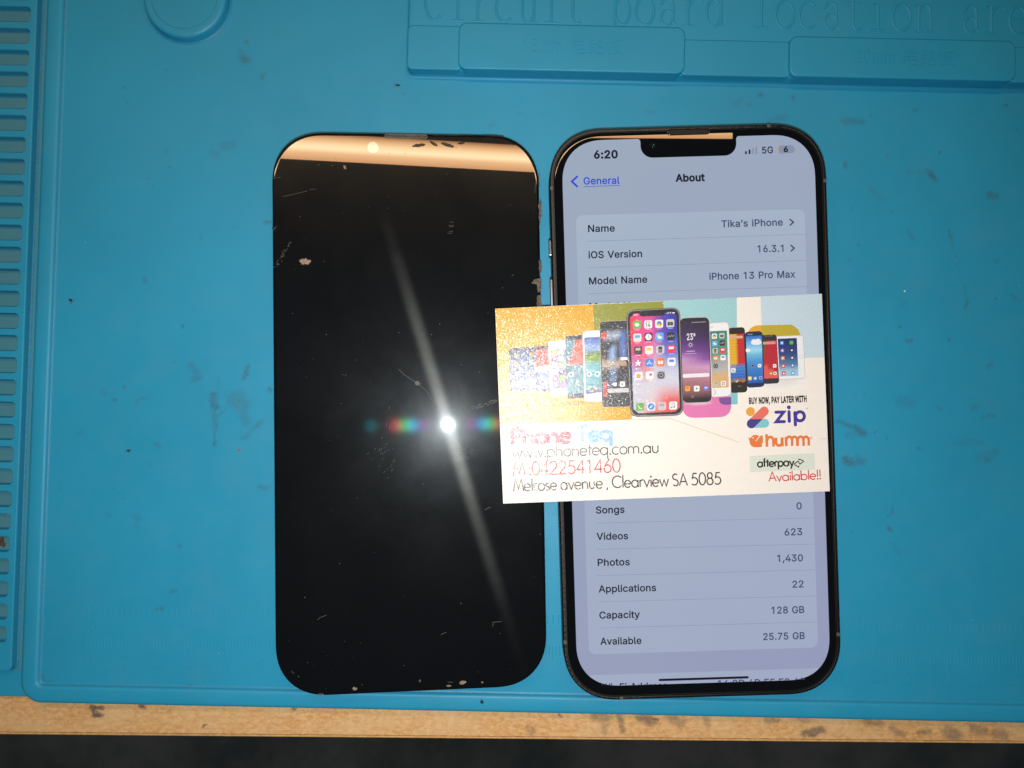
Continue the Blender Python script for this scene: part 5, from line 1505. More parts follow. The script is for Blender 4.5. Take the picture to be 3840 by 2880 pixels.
def icon(x, y, s, col, g=None, gc=(.85, .84, .8), lay=None):
    lay = lay or LAY[0]
    h = s / 2; k = h * .04
    ar.RQ([(x - h, y - h + k), (x + h, y - h - k), (x + h, y + h - k), (x - h, y + h + k)], s * .24, lay, col, 4)
    Z = (lay + 1)
    if g == 'dot': ar.P(circle(x, y, s * .28, s * .24, 14), Z, gc)
    elif g == 'bar': ar.P([(x - s * .3, y - s * .28), (x + s * .3, y - s * .3), (x + s * .3, y + s * .02), (x - s * .3, y + s * .04)], Z, gc)
    elif g == 'clock':
        ar.P(circle(x, y, s * .4, s * .4, 18), Z, gc)
        ar.ribbon([K(x - 2, y - s * .28), K(x, y), K(x + s * .14, y + s * .22)], .10, (Z + 1) * ST, ink(40, 40, 40))
    elif g == 'flower':
        for i, c in enumerate(((235, 80, 60), (240, 150, 50), (240, 210, 60), (120, 190, 70), (70, 150, 210), (130, 90, 180))):
            a = i * math.pi / 3
            ar.P(circle(x + s * .19 * math.cos(a), y + s * .19 * math.sin(a), s * .15, s * .15, 10), Z + .2 * i, ink(*c))
    elif g == 'cam':
        ar.P([(x - s * .32, y - s * .14), (x + s * .32, y - s * .16), (x + s * .32, y + s * .24), (x - s * .32, y + s * .26)], Z, ink(45, 42, 45)); ar.P(circle(x, y + s * .04, s * .14, None, 12), Z + .5, ink(120, 120, 125))
    elif g == 'cloud':
        ar.P(circle(x - s * .14, y - s * .12, s * .17, None, 12), Z, ink(245, 205, 70)); ar.P(circle(x + s * .05, y + s * .1, s * .26, s * .17, 14), Z + .5, gc)
    elif g == 'line':
        ar.ribbon([K(x - s * .4, y + 4), K(x - s * .2, y - 3), K(x - s * .05, y + 5), K(x + s * .1, y - 8), K(x + s * .22, y + 2), K(x + s * .4, y - 6)], .09, Z * ST, ink(200, 195, 185))
    elif g == 'star':
        ar.P([(x + s * (.46 if i % 2 == 0 else .19) * math.sin(i * math.pi / 5), y - s * (.46 if i % 2 == 0 else .19) * math.cos(i * math.pi / 5)) for i in range(10)], Z, gc)
    elif g == 'A':
        for pp in ([(x - s * .26, y + s * .24), (x + s * .05, y - s * .3)], [(x - s * .05, y - s * .3), (x + s * .26, y + s * .24)], [(x - s * .34, y + s * .08), (x + s * .34, y + s * .06)]):
            ar.ribbon([K(*p) for p in pp], .13, Z * ST, gc); Z += .3
    elif g == 'book':
        ar.P([(x - s * .32, y - s * .2), (x - s * .03, y - s * .16), (x - s * .03, y + s * .26), (x - s * .32, y + s * .2)], Z, gc); ar.P([(x + s * .03, y - s * .17), (x + s * .32, y - s * .22), (x + s * .32, y + s * .18), (x + s * .03, y + s * .25)], Z, gc)
    elif g == 'house':
        ar.P([(x - s * .34, y), (x, y - s * .3), (x + s * .34, y - s * .02), (x + s * .25, y), (x + s * .25, y + s * .28), (x - s * .25, y + s * .3), (x - s * .25, y)], Z, gc)
    elif g == 'heart':
        ar.P([(x + s * .08, y + s * .12), (x - s * .12, y - s * .1), (x - s * .06, y - s * .26), (x + s * .08, y - s * .18), (x + s * .22, y - s * .28), (x + s * .3, y - s * .12)], Z, gc)
    elif g == 'gear':
        ar.P(circle(x, y, s * .44, None, 16), Z, ink(60, 58, 58)); ar.P(circle(x, y, s * .3, None, 14), Z + .3, ink(150, 146, 142)); ar.P(circle(x, y, s * .16, None, 12), Z + .6, ink(50, 48, 48))
    elif g == 'note':
        ar.ribbon([K(x - s * .14, y + s * .22), K(x - s * .14, y - s * .24), K(x + s * .18, y - s * .3), K(x + s * .18, y + s * .14)], .12, Z * ST, gc)
        ar.P(circle(x - s * .2, y + s * .24, s * .1, s * .08, 10), Z + .4, gc); ar.P(circle(x + s * .12, y + s * .18, s * .1, s * .08, 10), Z + .4, gc)
    elif g == 'phone':
        ar.ribbon([K(x - s * .24, y - s * .2), K(x - s * .14, y + s * .02), K(x + s * .04, y + s * .2), K(x + s * .24, y + s * .26)], .2, Z * ST, gc)
    elif g == 'comp':
        ar.P(circle(x, y, s * .42, None, 18), Z, ink(70, 140, 210)); ar.P([(x - s * .24, y + s * .24), (x - s * .05, y - s * .07), (x + s * .24, y - s * .26), (x + s * .06, y + s * .06)], Z + .4, ink(235, 225, 220))
    elif g == 'calc':
        ar.P([(x - s * .24, y - s * .36), (x + s * .24, y - s * .38), (x + s * .24, y + s * .36), (x - s * .24, y + s * .38)], Z, ink(60, 56, 54))
        for i in range(3):
            for j in range(3):
                ar.P(circle(x - s * .15 + i * s * .15, y - s * .02 + j * s * .14, s * .05, None, 6), Z + .4, ink(235, 140, 50) if i == 2 else ink(200, 195, 190))
    elif g == 'play':
        ar.P([(x - s * .16, y - s * .24), (x + s * .24, y), (x - s * .16, y + s * .24)], Z, gc)


W_ = ink(238, 232, 222)
DK = ink(58, 54, 58)
# far left tablets and phones
dev([(130, 382), (300, 368), (318, 640), (138, 652)], 10, ink(60, 64, 84), [(142, 395), (294, 383), (310, 628), (150, 640)], lambda u, v: tuple(a * (1 - v) + b * v for a, b in zip(ink(74, 80, 110), ink(120, 130, 160))))
for i in range(3):
    for j in range(4):
        icon(175 + i * 48 + j * 4, 425 + j * 56 - i * 4, 24, [ink(200, 180, 120), ink(90, 110, 150), ink(220, 150, 70), ink(150, 160, 190)][(i + 2 * j) % 4])
LAY[0] += 3
dev([(292, 366), (388, 360), (402, 650), (305, 655)], 12, ink(60, 58, 70), [(297, 385), (390, 380), (400, 632), (308, 637)], lambda u, v: ink(200, 80, 70) if v < .45 else (ink(205, 200, 200) if v < .6 else ink(110, 118, 160)))
LAY[0] += 1
dev([(378, 336), (492, 326), (506, 678), (392, 683)], 16, W_, [(391, 385), (492, 380), (503, 630), (402, 636)], lambda u, v: tuple(a * (1 - v) + b * v for a, b in zip(ink(150, 160, 170), ink(150, 120, 150))))
for i, c in enumerate((ink(225, 200, 90), ink(220, 205, 200), ink(205, 70, 80), ink(225, 215, 205), ink(190, 185, 190), ink(228, 205, 90), ink(225, 218, 210), ink(80, 80, 90), ink(205, 90, 110), ink(150, 190, 90), ink(80, 110, 190))):
    icon(416 + (i % 2) * 42 + (i // 2) * 2, 402 + (i // 2) * 42, 30, c, 'dot' if i % 3 else None, W_)
LAY[0] += 3
dev([(485, 304), (602, 293), (614, 692), (500, 697)], 16, ink(64, 62, 66), [(490, 330), (603, 324), (613, 660), (500, 664)], lambda u, v: ink(112, 152, 160) if u + v * .9 < .52 else (ink(226, 92, 70) if v < .5 - .1 * (1 - u) else ink(96, 140, 146)), )
icon(523, 545, 30, W_, 'dot', ink(215, 80, 70)); icon(560, 605, 26, ink(110, 140, 140), 'dot', ink(120, 180, 90))
LAY[0] += 3
dev([(595, 274), (708, 265), (722, 711), (608, 713)], 22, W_, [(605, 312), (709, 305), (719, 655), (616, 668)], lambda u, v: lerp3((0, ink(88, 108, 178)), (.22, ink(150, 175, 215)), (.28, ink(70, 92, 52)), (.33, ink(150, 176, 62)), (.43, ink(128, 156, 52)), (.47, ink(120, 178, 180)), (.9, ink(104, 160, 166)), (.93, ink(110, 90, 150)), (1, ink(96, 78, 140)))(v), rim=ink(190, 180, 172))
icon(636, 541, 30, W_, 'dot', ink(205, 70, 70)); icon(686, 540, 30, W_, 'dot', ink(90, 90, 90)); icon(634, 632, 24, ink(110, 175, 80), 'dot'); icon(677, 631, 26, ink(235, 120, 60), 'dot')
LAY[0] += 3


def scr6(u, v):
    if v < .06 or v > .9: return ink(60, 56, 60)
    if .12 < u < .62 and v < .2: return ink(168, 178, 190)
    if .2 < u < .7 and .2 <= v < .26: return ink(60, 58, 62)
    if .22 + .6 * max(0, v - .26) < u < .58 and v < .5: return ink(150, 176, 215)
    if .7 < u < .95 and .03 < v < .48: return ink(96, 124, 190)
    if .47 < v < .52 and u < .75: return ink(190, 165, 140)
    if .3 < u < .5 and v < .72: return ink(110, 130, 165)
    return ink(58, 54, 58)


dev([(703, 213), (878, 205), (893, 745), (718, 748)], 22, ink(58, 55, 58), [(710, 258), (880, 250), (890, 700), (722, 704)], lambda u, v: scr6(u, v), rim=ink(190, 170, 140))
ar.P(circle(728, 300, 18, 24, 14), LAY[0], ink(226, 84, 70))
ar.RQ([(750, 633), (885, 628), (886, 654), (751, 660)], 12, LAY[0], ink(205, 196, 192))
icon(845, 604, 34, W_, 'play', ink(70, 70, 75)); icon(798, 606, 24, ink(215, 212, 215)); icon(757, 608, 22, ink(90, 110, 160), 'phone')
ar.RQ([(722, 590), (745, 589), (748, 684), (726, 686)], 4, LAY[0], ink(205, 82, 76))
ar.RQ([(832, 436), (876, 434), (878, 452), (834, 455)], 6, LAY[0], W_)
ar.P(circle(850, 474, 22, 18, 14), LAY[0] + 1, ink(190, 140, 105))
LAY[0] += 3
# right-hand side, farthest first
dev([(1800, 306), (1978, 298), (1991, 566), (1820, 574)], 16, W_, [(1820, 319), (1940, 314), (1951, 551), (1832, 556)], lambda u, v: lerp3((0, ink(40, 48, 96)), (.45, ink(58, 78, 128)), (.72, ink(92, 130, 158)), (.85, ink(170, 196, 202)), (1, ink(150, 196, 212)))(v), rim=ink(190, 182, 176))
for i, (c1_, c2_) in enumerate(((ink(80, 140, 220), ink(90, 170, 70)), (ink(120, 80, 170), ink(50, 48, 60)), (ink(235, 130, 50), ink(80, 90, 110)), (ink(220, 60, 50), ink(70, 110, 190)), (ink(220, 60, 70), ink(90, 160, 220)))):
    icon(1846 + i * 3, 345 + i * 48, 24, c1_, 'dot' if i != 1 else 'star', W_); icon(1906 + i * 2.5, 343 + i * 48, 24, c2_, 'dot', W_ if i != 0 else ink(120, 190, 80))
ar.P(circle(1968, 433, 12, 13, 16), LAY[0], ink(205, 196, 188)); ar.P(circle(1968, 433, 9.5, 10.5, 16), LAY[0] + 1, W_)
LAY[0] += 3
dev([(1712, 296), (1813, 292), (1830, 598), (1730, 604)], 20, DK, [(1722, 332), (1812, 328), (1824, 566), (1736, 570)], lambda u, v: ink(70, 92, 52) if (u < .3 - v * .6) else (ink(226, 92, 84) if v > .66 + .18 * u else ink(186, 48, 56)))
ar.RQ([(1722, 339), (1806, 335), (1807, 352), (1723, 356)], 4, LAY[0], ink(214, 150, 130))
icon(1801, 489, 22, W_, 'play', ink(70, 70, 75)); icon(1803, 536, 20, W_, 'dot', DK); icon(1778, 537, 16, ink(150, 190, 60), 'dot')
ar.ribbon([K(1740, 302), K(1790, 300)], .12, (LAY[0]) * ST, ink(140, 136, 132))
LAY[0] += 3
dev([(1612, 276), (1724, 270), (1738, 620), (1625, 628)], 26, ink(46, 50, 80), [(1620, 304), (1719, 298), (1730, 594), (1632, 600)], lambda u, v: lerp3((0, ink(58, 104, 180)), (.12, ink(96, 160, 215)), (.3, ink(160, 210, 225)), (.37, ink(120, 186, 205)), (.55, ink(72, 140, 196)), (1, ink(50, 88, 160)))(v))
text(ar, 'SAMSUNG', K(1630, 297), K(1662, 295), .42, LAY[0] * ST, ink(190, 190, 195))
for x, y, rx2, ry2 in ((1685, 343, 34, 15), (1672, 336, 18, 14), (1696, 334, 18, 15), (1632, 392, 16, 12)):
    ar.P(circle(x, y, rx2, ry2, 16), LAY[0] + .2 * (x % 4), W_)
icon(1663, 489, 22, ink(120, 130, 160), 'dot', DK); icon(1706, 488, 22, W_, 'play', ink(90, 140, 90)); icon(1645, 568, 24, ink(232, 196, 80), 'bar'); icon(1679, 568, 24, ink(80, 150, 210), 'dot'); icon(1713, 564, 22, ink(150, 165, 200), 'dot', ink(80, 100, 150))
LAY[0] += 3
dev([(1505, 252), (1613, 245), (1630, 655), (1518, 660)], 26, ink(54, 46, 42), [(1512, 292), (1607, 286), (1620, 586), (1524, 594)], lambda u, v: (ink(226, 172, 46) if u < .5 else ink(198, 52, 52)) if v < .62 else lerp3((.62, ink(86, 140, 196)), (.9, ink(58, 108, 180)), (1, ink(150, 110, 60)))(v))
for i in range(9):
    yy = 318 + i * 17
    ar.ribbon([K(1514, yy), K(1562, yy - 3)], .05, LAY[0] * ST, ink(170, 120, 30))
for i in range(11):
    for j in range(4):
        ar.P(circle(1566 + j * 12 + (i % 2) * 5 + i * .4, 318 + i * 15, 2.6, None, 6), LAY[0], ink(140, 30, 36))
for i in range(5):
    ar.ribbon([K(1527, 486 + i * 19), K(1616, 482 + i * 19)], .10, LAY[0] * ST, ink(36, 72, 130))
ar.RQ([(1520, 304), (1600, 299), (1601, 316), (1521, 321)], 4, LAY[0], ink(222, 170, 130))
icon(1541, 517, 30, W_, 'play', ink(90, 150, 90))
ar.P(circle(1560, 580, 14, None, 18), LAY[0], ink(214, 66, 54)); ar.P([(1560, 580), (1574, 576), (1568, 592), (1556, 594)], LAY[0] + 1, ink(240, 196, 60)); ar.P([(1560, 580), (1555, 594), (1546, 582), (1549, 574)], LAY[0] + 1, ink(90, 160, 80)); ar.P(circle(1560, 580, 6, None, 12), LAY[0] + 2, ink(70, 130, 210))
ar.RQ([(1592, 572), (1612, 569), (1613, 592), (1593, 594)], 4, LAY[0], ink(170, 110, 70))
ar.ribbon([K(1570, 618), K(1590, 616)], .14, LAY[0] * ST, ink(150, 140, 132))
LAY[0] += 4
dev([(1385, 223), (1510, 215), (1526, 676), (1400, 685)], 28, W_, [(1394, 272), (1501, 267), (1513, 624), (1408, 629)], lambda u, v: lerp3((0, ink(72, 128, 108)), (.45, ink(92, 150, 120)), (.5, ink(160, 158, 150)), (.72, ink(186, 176, 162)), (.76, ink(214, 170, 112)), (1, ink(222, 170, 112)))(v + .08 * (u - .5)), rim=ink(212, 180, 160))
for i, (a_, b2) in enumerate((((W_, 'flower'), (ink(200, 196, 190), 'cam')), ((ink(110, 170, 220), 'cloud'), (ink(52, 56, 58), 'line')), ((ink(205, 200, 192), 'calc'), (ink(222, 66, 80), 'bar')), ((ink(238, 130, 50), 'book'), (W_, 'bar')))):
    for j, (c, g) in enumerate((a_, b2)):
        icon(1422 + i * 2.5 + j * 47, 303 + i * 46 - j * 3, 33, c, g, W_ if not (i == 3 and j == 1) else ink(90, 140, 210))
icon(1430, 490, 32, ink(150, 146, 140), 'gear'); icon(1433, 602, 32, ink(200, 184, 160), 'bar', ink(170, 158, 140)); icon(1479, 600, 32, W_, 'note', ink(60, 56, 60))
ar.ribbon([K(1393, 246), K(1415, 245)], .10, LAY[0] * ST, ink(80, 76, 74))
ar.ribbon([K(*p) for p in circle(1412, 655, 17, None, 14, -80, 80)], .12, LAY[0] * ST, ink(130, 124, 120))
LAY[0] += 4
dev([(1205, 191), (1388, 184), (1405, 715), (1225, 723)], 34, ink(50, 44, 46), [(1210, 206), (1385, 200), (1400, 690), (1226, 698)], lambda u, v: lerp3((0, ink(54, 46, 58)), (.18, ink(62, 48, 76)), (.34, ink(96, 56, 118)), (.47, ink(140, 82, 150)), (.56, ink(205, 150, 185)), (.66, ink(196, 142, 160)), (.8, ink(166, 110, 112)), (.97, ink(128, 80, 78)), (1, ink(60, 46, 46)))(min(1, v + .10 * (.5 - u) * (1 - abs(2 * v - 1)))), rim=ink(200, 180, 166))
text(ar, '23°', K(1250, 327), K(1304, 324), 1.75, LAY[0] * ST, ink(232, 222, 220))
ar.ribbon([K(*p) for p in circle(1272, 357, 9, None, 14)], .11, LAY[0] * ST, ink(232, 222, 220), True)
for i in range(8):
    a_ = i * math.pi / 4
    ar.ribbon([K(1272 + 13 * math.cos(a_), 357 + 13 * math.sin(a_)), K(1272 + 17 * math.cos(a_), 357 + 17 * math.sin(a_))], .09, LAY[0] * ST, ink(232, 222, 220))
ar.ribbon([K(1248, 398), K(1300, 396)], .14, LAY[0] * ST, ink(225, 205, 220)); ar.ribbon([K(1238, 413), K(1308, 410)], .12, LAY[0] * ST, ink(205, 180, 205))
ar.RQ([(1222, 541), (1390, 534), (1391, 557), (1223, 565)], 11, LAY[0], ink(238, 224, 218))
icon(1254, 632, 32, ink(240, 160, 50), 'bar', ink(225, 120, 40)); icon(1311, 632, 36, W_, 'play', ink(80, 150, 120)); icon(1369, 630, 30, ink(120, 120, 196), 'bar', ink(210, 205, 230))
for i in range(14):
    x = 1280 + i * 6.5
    ar.P(circle(x, 217 - i * .3, 2.2, 3 if i % 3 else 2, 6), LAY[0], ink(205, 196, 200))
ar.ribbon([K(*p) for p in ((1280, 676), (1293, 675), (1293, 688), (1280, 689))], .09, LAY[0] * ST, ink(190, 150, 150), True)
LAY[0] += 4


def scr7(u, v):
    red, mag, vio, blu, gry, cor = ink(232, 60, 76), ink(226, 72, 138), ink(120, 70, 160), ink(66, 66, 168), ink(206, 200, 206), ink(232, 96, 84)
    top = lerp3((0, red), (.25, mag), (.45, mag), (.62, vio), (.8, blu), (1, ink(60, 58, 150)))(u)
    mid = lerp3((0, mag), (.35, ink(230, 90, 120)), (.52, ink(206, 150, 180)), (.75, ink(110, 120, 196)), (1, ink(110, 126, 200)))(u)
    low = lerp3((0, ink(160, 160, 205)), (.35, ink(226, 150, 130)), (.5, gry), (1, ink(204, 200, 210)))(u)
    bot = lerp3((0, ink(196, 190, 200)), (.4, ink(218, 196, 192)), (.7, cor), (1, ink(226, 100, 92)))(u)
    end = lerp3((0, ink(205, 190, 192)), (.5, ink(226, 110, 100)), (1, ink(226, 60, 64)))(u)
    f = [(0, top), (.2, top), (.42, mid), (.6, low), (.72, ink(208, 200, 204)), (.88, bot), (1, end)]
    return lerp3(*f)(v)


LAY[0] += 1
ar.RQ([(866, 139), (1206, 121), (1229, 800), (893, 812)], 56, LAY[0], ink(74, 68, 68)); LAY[0] += 1
ar.RQ([(870, 143), (1202, 125), (1224, 796), (897, 808)], 53, LAY[0], ink(160, 150, 148)); LAY[0] += 1
ar.RQ([(874, 147), (1198, 129), (1220, 791), (901, 803)], 50, LAY[0], ink(44, 40, 42)); LAY[0] += 1
b7 = [(890, 163), (1184, 147), (1206, 776), (916, 788)]
ids = []
# screen as a rounded patch: a fine grid trimmed at the corners
N7x, N7y = 12, 24
pts7 = {}
for j in range(N7y + 1):
    for i in range(N7x + 1):
        u, v = i / N7x, j / N7y
        ins = 0
        vv = v
        if v < .045: ins = (1 - math.sqrt(max(0, 1 - (1 - v / .045) ** 2))) * .10
        if v > .955: ins = (1 - math.sqrt(max(0, 1 - ((v - .955) / .045) ** 2))) * .10
        uu = ins + u * (1 - 2 * ins)
        x = (b7[0][0] * (1 - uu) + b7[1][0] * uu) * (1 - v) + (b7[3][0] * (1 - uu) + b7[2][0] * uu) * v
        y = (b7[0][1] * (1 - uu) + b7[1][1] * uu) * (1 - v) + (b7[3][1] * (1 - uu) + b7[2][1] * uu) * v
        p = K(x, y)
        pts7[i, j] = (ar.vert((p[0], p[1], LAY[0] * ST)), scr7(uu, v))
for j in range(N7y):
    for i in range(N7x):
        q = (pts7[i, j + 1], pts7[i + 1, j + 1], pts7[i + 1, j], pts7[i, j])
        ar.face([a[0] for a in q], 0, [a[1] for a in q])
LAY[0] += 1
ar.P([(948, 155), (1118, 146), (1114, 165), (1102, 173), (970, 180), (955, 174)], LAY[0], ink(44, 40, 42))
LAY[0] += 1
text(ar, '9:41', K(914, 176), K(940, 174), .5, LAY[0] * ST, ink(240, 225, 220))
for i, h_ in enumerate((3, 5, 7, 9)): ar.P([(1121 + i * 4, 162), (1123.5 + i * 4, 162), (1123.5 + i * 4, 162 - h_), (1121 + i * 4, 162 - h_)], LAY[0], W_)
ar.P([(1140, 153), (1152, 152), (1146, 160)], LAY[0], W_)
ar.RQ([(1157, 153), (1173, 152), (1173, 159), (1157, 160)], 2, LAY[0], W_)
ii = [((936, 231), ink(118, 178, 72), 'dot', W_), ((1006, 229), W_, None, W_), ((1075, 225), W_, 'flower', W_), ((1145, 222), ink(200, 194, 190), 'cam', W_),
      ((938, 312), ink(226, 220, 196), 'bar', ink(110, 160, 210)), ((1008, 308), ink(52, 44, 50), 'clock', W_), ((1077, 306), ink(104, 168, 222), 'cloud', W_), ((1148, 303), ink(52, 54, 60), 'line', W_),
      ((942, 392), ink(64, 58, 58), 'bar', ink(206, 180, 150)), ((1011, 390), W_, 'bar', ink(240, 196, 60)), ((1082, 387), ink(206, 198, 194), 'calc', W_), ((1151, 383), ink(224, 66, 84), 'bar', W_),
      ((943, 473), ink(190, 110, 150), 'star', W_), ((1014, 470), ink(72, 136, 206), 'A', W_), ((1083, 467), ink(236, 124, 48), 'book', W_), ((1153, 464), W_, 'bar', ink(96, 132, 200)),
      ((946, 552), W_, 'house', ink(232, 160, 50)), ((1017, 549), W_, 'heart', ink(224, 70, 110)), ((1087, 548), ink(170, 164, 162), 'gear', W_),
      ((955, 747), ink(104, 172, 62), 'phone', W_), ((1025, 745), W_, 'comp', W_), ((1093, 742), ink(206, 190, 184), 'bar', ink(176, 160, 156)), ((1163, 739), W_, 'note', ink(96, 80, 130))]
for (x, y), c, g, gc in ii:
    icon(x, y, 51, c, g, gc)
    if y < 560: ar.ribbon([K(x - 15, y + 33), K(x + 15, y + 31.5)], .13, (LAY[0] + 1) * ST, ink(236, 200, 214) if x < 1040 else ink(200, 200, 226))
text(ar, '14', K(991, 246), K(1020, 244), 1.15, (LAY[0] + 2) * ST, ink(40, 38, 40))
text(ar, 'Monday', K(990, 215), K(1021, 213), .3, (LAY[0] + 2) * ST, ink(205, 90, 90))
ar.build('phone_row_picture', M['ink'], card)
print('card layers', LAY[0])

# ---- lettering
ar = Art()
RED, BLK = ink(206, 70, 66), ink(66, 60, 58)
def ST_(s, a_, b2, xh, wd, col, space=.6, lay=8): strokes(ar, s, K(*a_), K(*b2), xh / 1.6758 / 13.25, wd / 1.6758 / 13.25, lay * ST, col, space=space)
ST_('Previously Known', (120, 757), (600, 735), 24, 5, ink(176, 104, 18))
ST_('as SAMs Mo', (120, 836), (455, 822), 24, 5, ink(176, 104, 18), 1.0)
ST_('Phone', (144, 984), (527, 969), 58, 22, ink(196, 66, 86))
ST_('Teq', (556, 966), (786, 957), 58, 23, ink(150, 190, 222))
ST_('www.phoneteq.com.au', (152, 1069), (1080, 1035), 45, 7, BLK)
ST_('M :0422541460', (156, 1181), (838, 1157), 49, 8, RED, .42)
ST_('Melrose avenue , Clearview SA 5085', (158, 1278), (1470, 1233), 44, 8, BLK, .5)
ST_('Available!!', (1764, 1216), (2097, 1200), 34, 7, RED)
text(ar, 'BUY NOW, PAY LATER WITH', K(1640, 728), K(2003, 714), 36 / 1.6758 / 13.25, 8 * ST, ink(38, 34, 36), 'h')
ar.build('lettering', M['ink'], card)

# ---- payment marks
ar = Art()
def PB(pts, lay, col): ar.poly([KB(*p) for p in pts], lay * ST, col)
def RB(pts, wd, lay, col, closed=False): ar.ribbon([KB(*p) for p in pts], wd / 3.403 / 13.25, lay * ST, col, closed)
def capsule(a_, b2, r, n=12):
    a_, b2 = Vector(a_), Vector(b2); d = (b2 - a_).normalized(); an = math.degrees(math.atan2(d.y, d.x))
    return circle(b2.x, b2.y, r, None, n, an - 90, an + 90) + circle(a_.x, a_.y, r, None, n, an + 90, an + 270)
PB(circle(1070, 318, 57, None, 30), 3, ink(232, 160, 60))
PB(capsule((1090, 470), (1250, 467), 57), 4, ink(130, 194, 194))
cap = capsule((1080, 474), (1245, 312), 58, 16)
def clip_y(pts, yv, keep_below):
    out = []
    for i in range(len(pts)):
        a_, b2 = pts[i - 1], pts[i]
        ia, ib = ((p[1] >= yv) == keep_below for p in (a_, b2))
        if ia != ib:
            t = (yv - a_[1]) / (b2[1] - a_[1]); out.append((a_[0] + t * (b2[0] - a_[0]), yv))
        if ib: out.append(b2)
    return out
PB(clip_y(cap, 415, False), 5, ink(232, 112, 92))
PB(clip_y(cap, 415, True), 5, ink(74, 62, 130))
PUR = ink(74, 60, 140)
def zipstroke(p, closed=False, lay=5):
    RB(p, 40, lay, PUR, closed)
    if not closed:
        for k, q in enumerate((p[0], p[-1])): PB(circle(q[0], q[1], 20, None, 12), lay + .4 + .3 * k, PUR)
zipstroke([(1394, 326), (1494, 325), (1398, 448), (1502, 446)])
zipstroke([(1561, 318), (1565, 442)]); PB(circle(1559, 264, 25, None, 18), 5, PUR)
zipstroke([(1636, 330), (1643, 488)]); zipstroke(circle(1701, 378, 56, 58, 26), True, 6.5)
text(ar, 'TM', KB(1772, 284), KB(1803, 283), .24, 5 * ST, ink(90, 80, 120))
# the orange bird
ORG = ink(230, 122, 62)
PB([(1043, 648), (1072, 655), (1085, 632), (1108, 618), (1140, 613), (1168, 622), (1182, 636), (1222, 616), (1230, 660), (1228, 712), (1214, 738), (1218, 770), (1120, 775), (1085, 760), (1062, 730), (1056, 692)], 4, ORG)
RB([(1183, 637), (1160, 665), (1135, 697)], 9, 5, WH)
PB(circle(1101, 653, 10, 8, 12), 5, WH)
def H(p, wd=34): RB(p, wd, 4, ORG)
hb = 762
RB([(1273, 606), (1280, 768)], 34, 4, ORG)
RB(circle(1322, 690, 40, 48, 12, 180, 360) + [(1364, 765)], 34, 4.4, ORG)
RB([(1394, 650)] + circle(1434, 712, 38, 40, 12, 180, 0) + [(1472, 648)], 34, 4, ORG); RB([(1474, 647), (1479, 760)], 32, 4.4, ORG)
for k, x0 in enumerate((1522, 1668)):
    RB([(x0, 642), (x0 + 5, 758)], 34, 4, ORG)
    RB(circle(x0 + 42, 684, 36, 46, 12, 180, 360) + [(x0 + 80, 756)], 32, 4.4, ORG)
    RB(circle(x0 + 110, 684, 34, 46, 12, 180, 360) + [(x0 + 146, 752)], 32, 4.8, ORG)
RB(circle(1842, 654, 15, None, 18), 5, 4, ORG, True); RB([(1834, 648), (1850, 660)], 6, 4.4, ORG)
# pale green box
PB([(1058, 885), (1888, 849), (1893, 1057), (1063, 1091)], 3, ink(219, 220, 196))
strokes(ar, 'afterpay', KB(1160, 1026), KB(1628, 1009), 62 / 3.403 / 13.25, 19 / 3.403 / 13.25, 5 * ST, ink(44, 44, 40))
RB([(1692, 965), (1672, 952), (1632, 985), (1635, 998), (1682, 1025), (1690, 1008)], 13, 5, ink(50, 50, 46))
RB([(1685, 972), (1702, 988), (1745, 955), (1742, 944), (1690, 926), (1684, 940)], 13, 5.6, ink(50, 50, 46))
ar.build('payment_mark', M['ink'], card)
for pts_, w_, c_ in (([(905, 829), (1150, 822), (1578, 970)], .12, ink(206, 170, 96)), ([(2083, 948), (2134, 947)], .12, ink(225, 185, 160)), ([(80, 972), (140, 968)], .10, ink(230, 210, 180))):
    ar = Art(); ar.ribbon([K(*p) for p in pts_], w_, 5 * ST, c_); ar.build('printed_line', M['ink'], card)

# ------------------------------------------------------------------ crumbs and scraps
def crumb(name, label, cat, pl, f_, cx, cy, w_, h_, rot, mt, zoff=.02, hgt=.25, group=None, k=2.011):
    c = pl.loc(*f_(cx, cy))
    sx, sy = w_ / k / 13.2 / 2, h_ / k / 13.2 / 2
    n = 9
    pts = []
    for i in range(n):
        a_ = 2 * math.pi * i / n; r = random.uniform(.72, 1.12)
        x, y = sx * r * math.cos(a_), sy * r * math.sin(a_)
        pts.append((x * math.cos(rot) - y * math.sin(rot), x * math.sin(rot) + y * math.cos(rot)))
    mb = MB(); flake(mb, pts, 0, hgt, min(sx, sy) * (.22 if max(sx, sy) > 2.2 * min(sx, sy) else .33), 4)
    o = mb.build(name, mt)
    o.location = (Vector(pl.o) + pl.m @ Vector((c[0], c[1], zoff))) * S
    o.rotation_euler = pl.e
    return tag(o, label, cat, group)


GS = 'brown scraps on the loose screen'
crumb('adhesive_scrap', 'leftmost long brown scrap in the warm reflection on the loose screen', 'scrap', LP, a5, 1190, 191, 96, 26, .18, M['scrap'], group=GS)
crumb('adhesive_scrap', 'brown scrap slanting down to the right, below the earpiece mesh of the loose screen', 'scrap', LP, a5, 1299, 177, 82, 24, -.6, M['scrap'], group=GS)
crumb('adhesive_scrap', 'ragged brown scrap right of the slanting one on the loose screen', 'scrap', LP, a5, 1410, 190, 108, 26, -.3, M['scrap'], group=GS)
crumb('adhesive_scrap', 'smallest brown scrap, at the right end of the row on the loose screen', 'scrap', LP, a5, 1508, 175, 56, 17, .15, M['scrap'], group=GS)
GF = 'tan flakes on the loose screen'
crumb('adhesive_flake', 'largest tan flake, alone on the left part of the dark loose screen', 'flake', LP, a5, 330, 1068, 74, 58, .2, M['tan'], hgt=.3, group=GF)
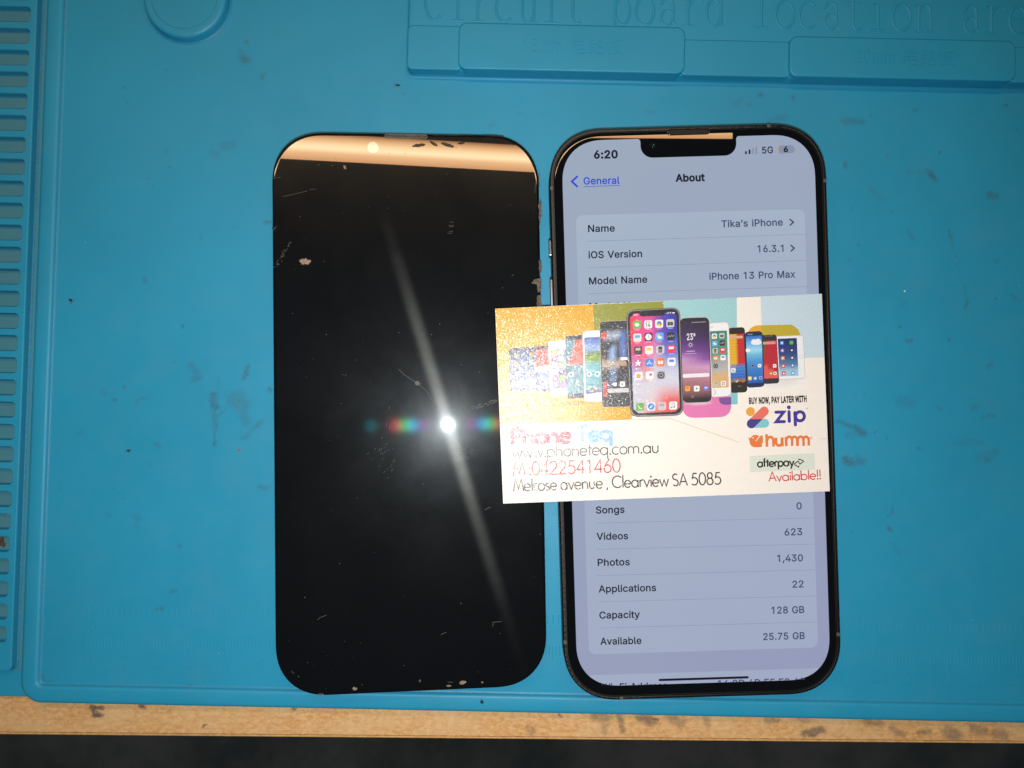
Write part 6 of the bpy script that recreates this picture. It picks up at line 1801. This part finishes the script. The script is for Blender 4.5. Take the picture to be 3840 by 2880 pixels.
crumb('adhesive_flake', 'small tan flake just under the warm reflection on the loose screen', 'flake', LP, a5, 629, 357, 24, 34, 0, M['tan'], group=GF)
crumb('adhesive_flake', 'widest tan flake near the bottom edge of the loose screen, right of centre', 'flake', LP, b6, 1519, 721, 60, 26, .15, M['tan'], group=GF)
crumb('adhesive_flake', 'oval tan flake on the bottom edge, left of the widest flake', 'flake', LP, b6, 1413, 747, 34, 16, 0, M['tan'], group=GF)
crumb('adhesive_flake', 'tan flake near the bottom edge of the loose screen, left of centre', 'flake', LP, b6, 706, 769, 32, 22, 0, M['tan'], group=GF)
crumb('adhesive_flake', 'tiny tan flake right of the widest flake at the bottom of the loose screen', 'flake', LP, b6, 1667, 720, 18, 13, 0, M['tan'], group=GF)
crumb('adhesive_flake', 'olive brown flake on the bottom left edge of the loose screen', 'flake', LP, b6, 450, 811, 46, 14, -.05, M['residue'], group=GF)
crumb('adhesive_flake', 'greyish flake at the lower middle of the loose screen', 'flake', LP, b6, 1195, 710, 16, 18, 0, M['residue'], group=GF)
GM = 'crumbs on the blue mat'
crumb('dark_crumb', 'black crumb on the mat beside the tray, left of the loose screen', 'crumb', G, z5, 552, 882, 34, 17, -.5, M['soot'], group=GM)
crumb('dark_crumb', 'dark splinter on the mat below the long smear, left of the loose screen', 'crumb', G, z6, 1001, 600, 32, 13, 0, M['soot'], group=GM)
crumb('red_crumb', 'tiny red fleck on the mat just left of the loose screen', 'crumb', G, z6, 1861, 597, 26, 12, -.3, M['red'], group=GM)
crumb('dark_crumb', 'thin black splinter on the mat above the loose screen, left of the platform', 'crumb', G, z3, 79, 614, 38, 13, -.1, M['soot'], group=GM)
crumb('white_crumb', 'white grain on the mat right of the phone', 'crumb', G, z7, 740, 1166, 16, 12, 0, M['white_crumb'], group=GM)
crumb('dark_crumb', 'dark green chip on the front rim of the mat between the two screens', 'crumb', Plane((0, 0, 1.13)), b6, 1663, 866, 24, 34, .2, M['soot'], group=GM)
crumb('dark_scrap', 'torn dark brown scrap lying in a tray pocket at the left edge', 'scrap', Plane((0, 0, zf)), zd, 18, 62, 46, 92, .35, M['scrap'], hgt=.5)
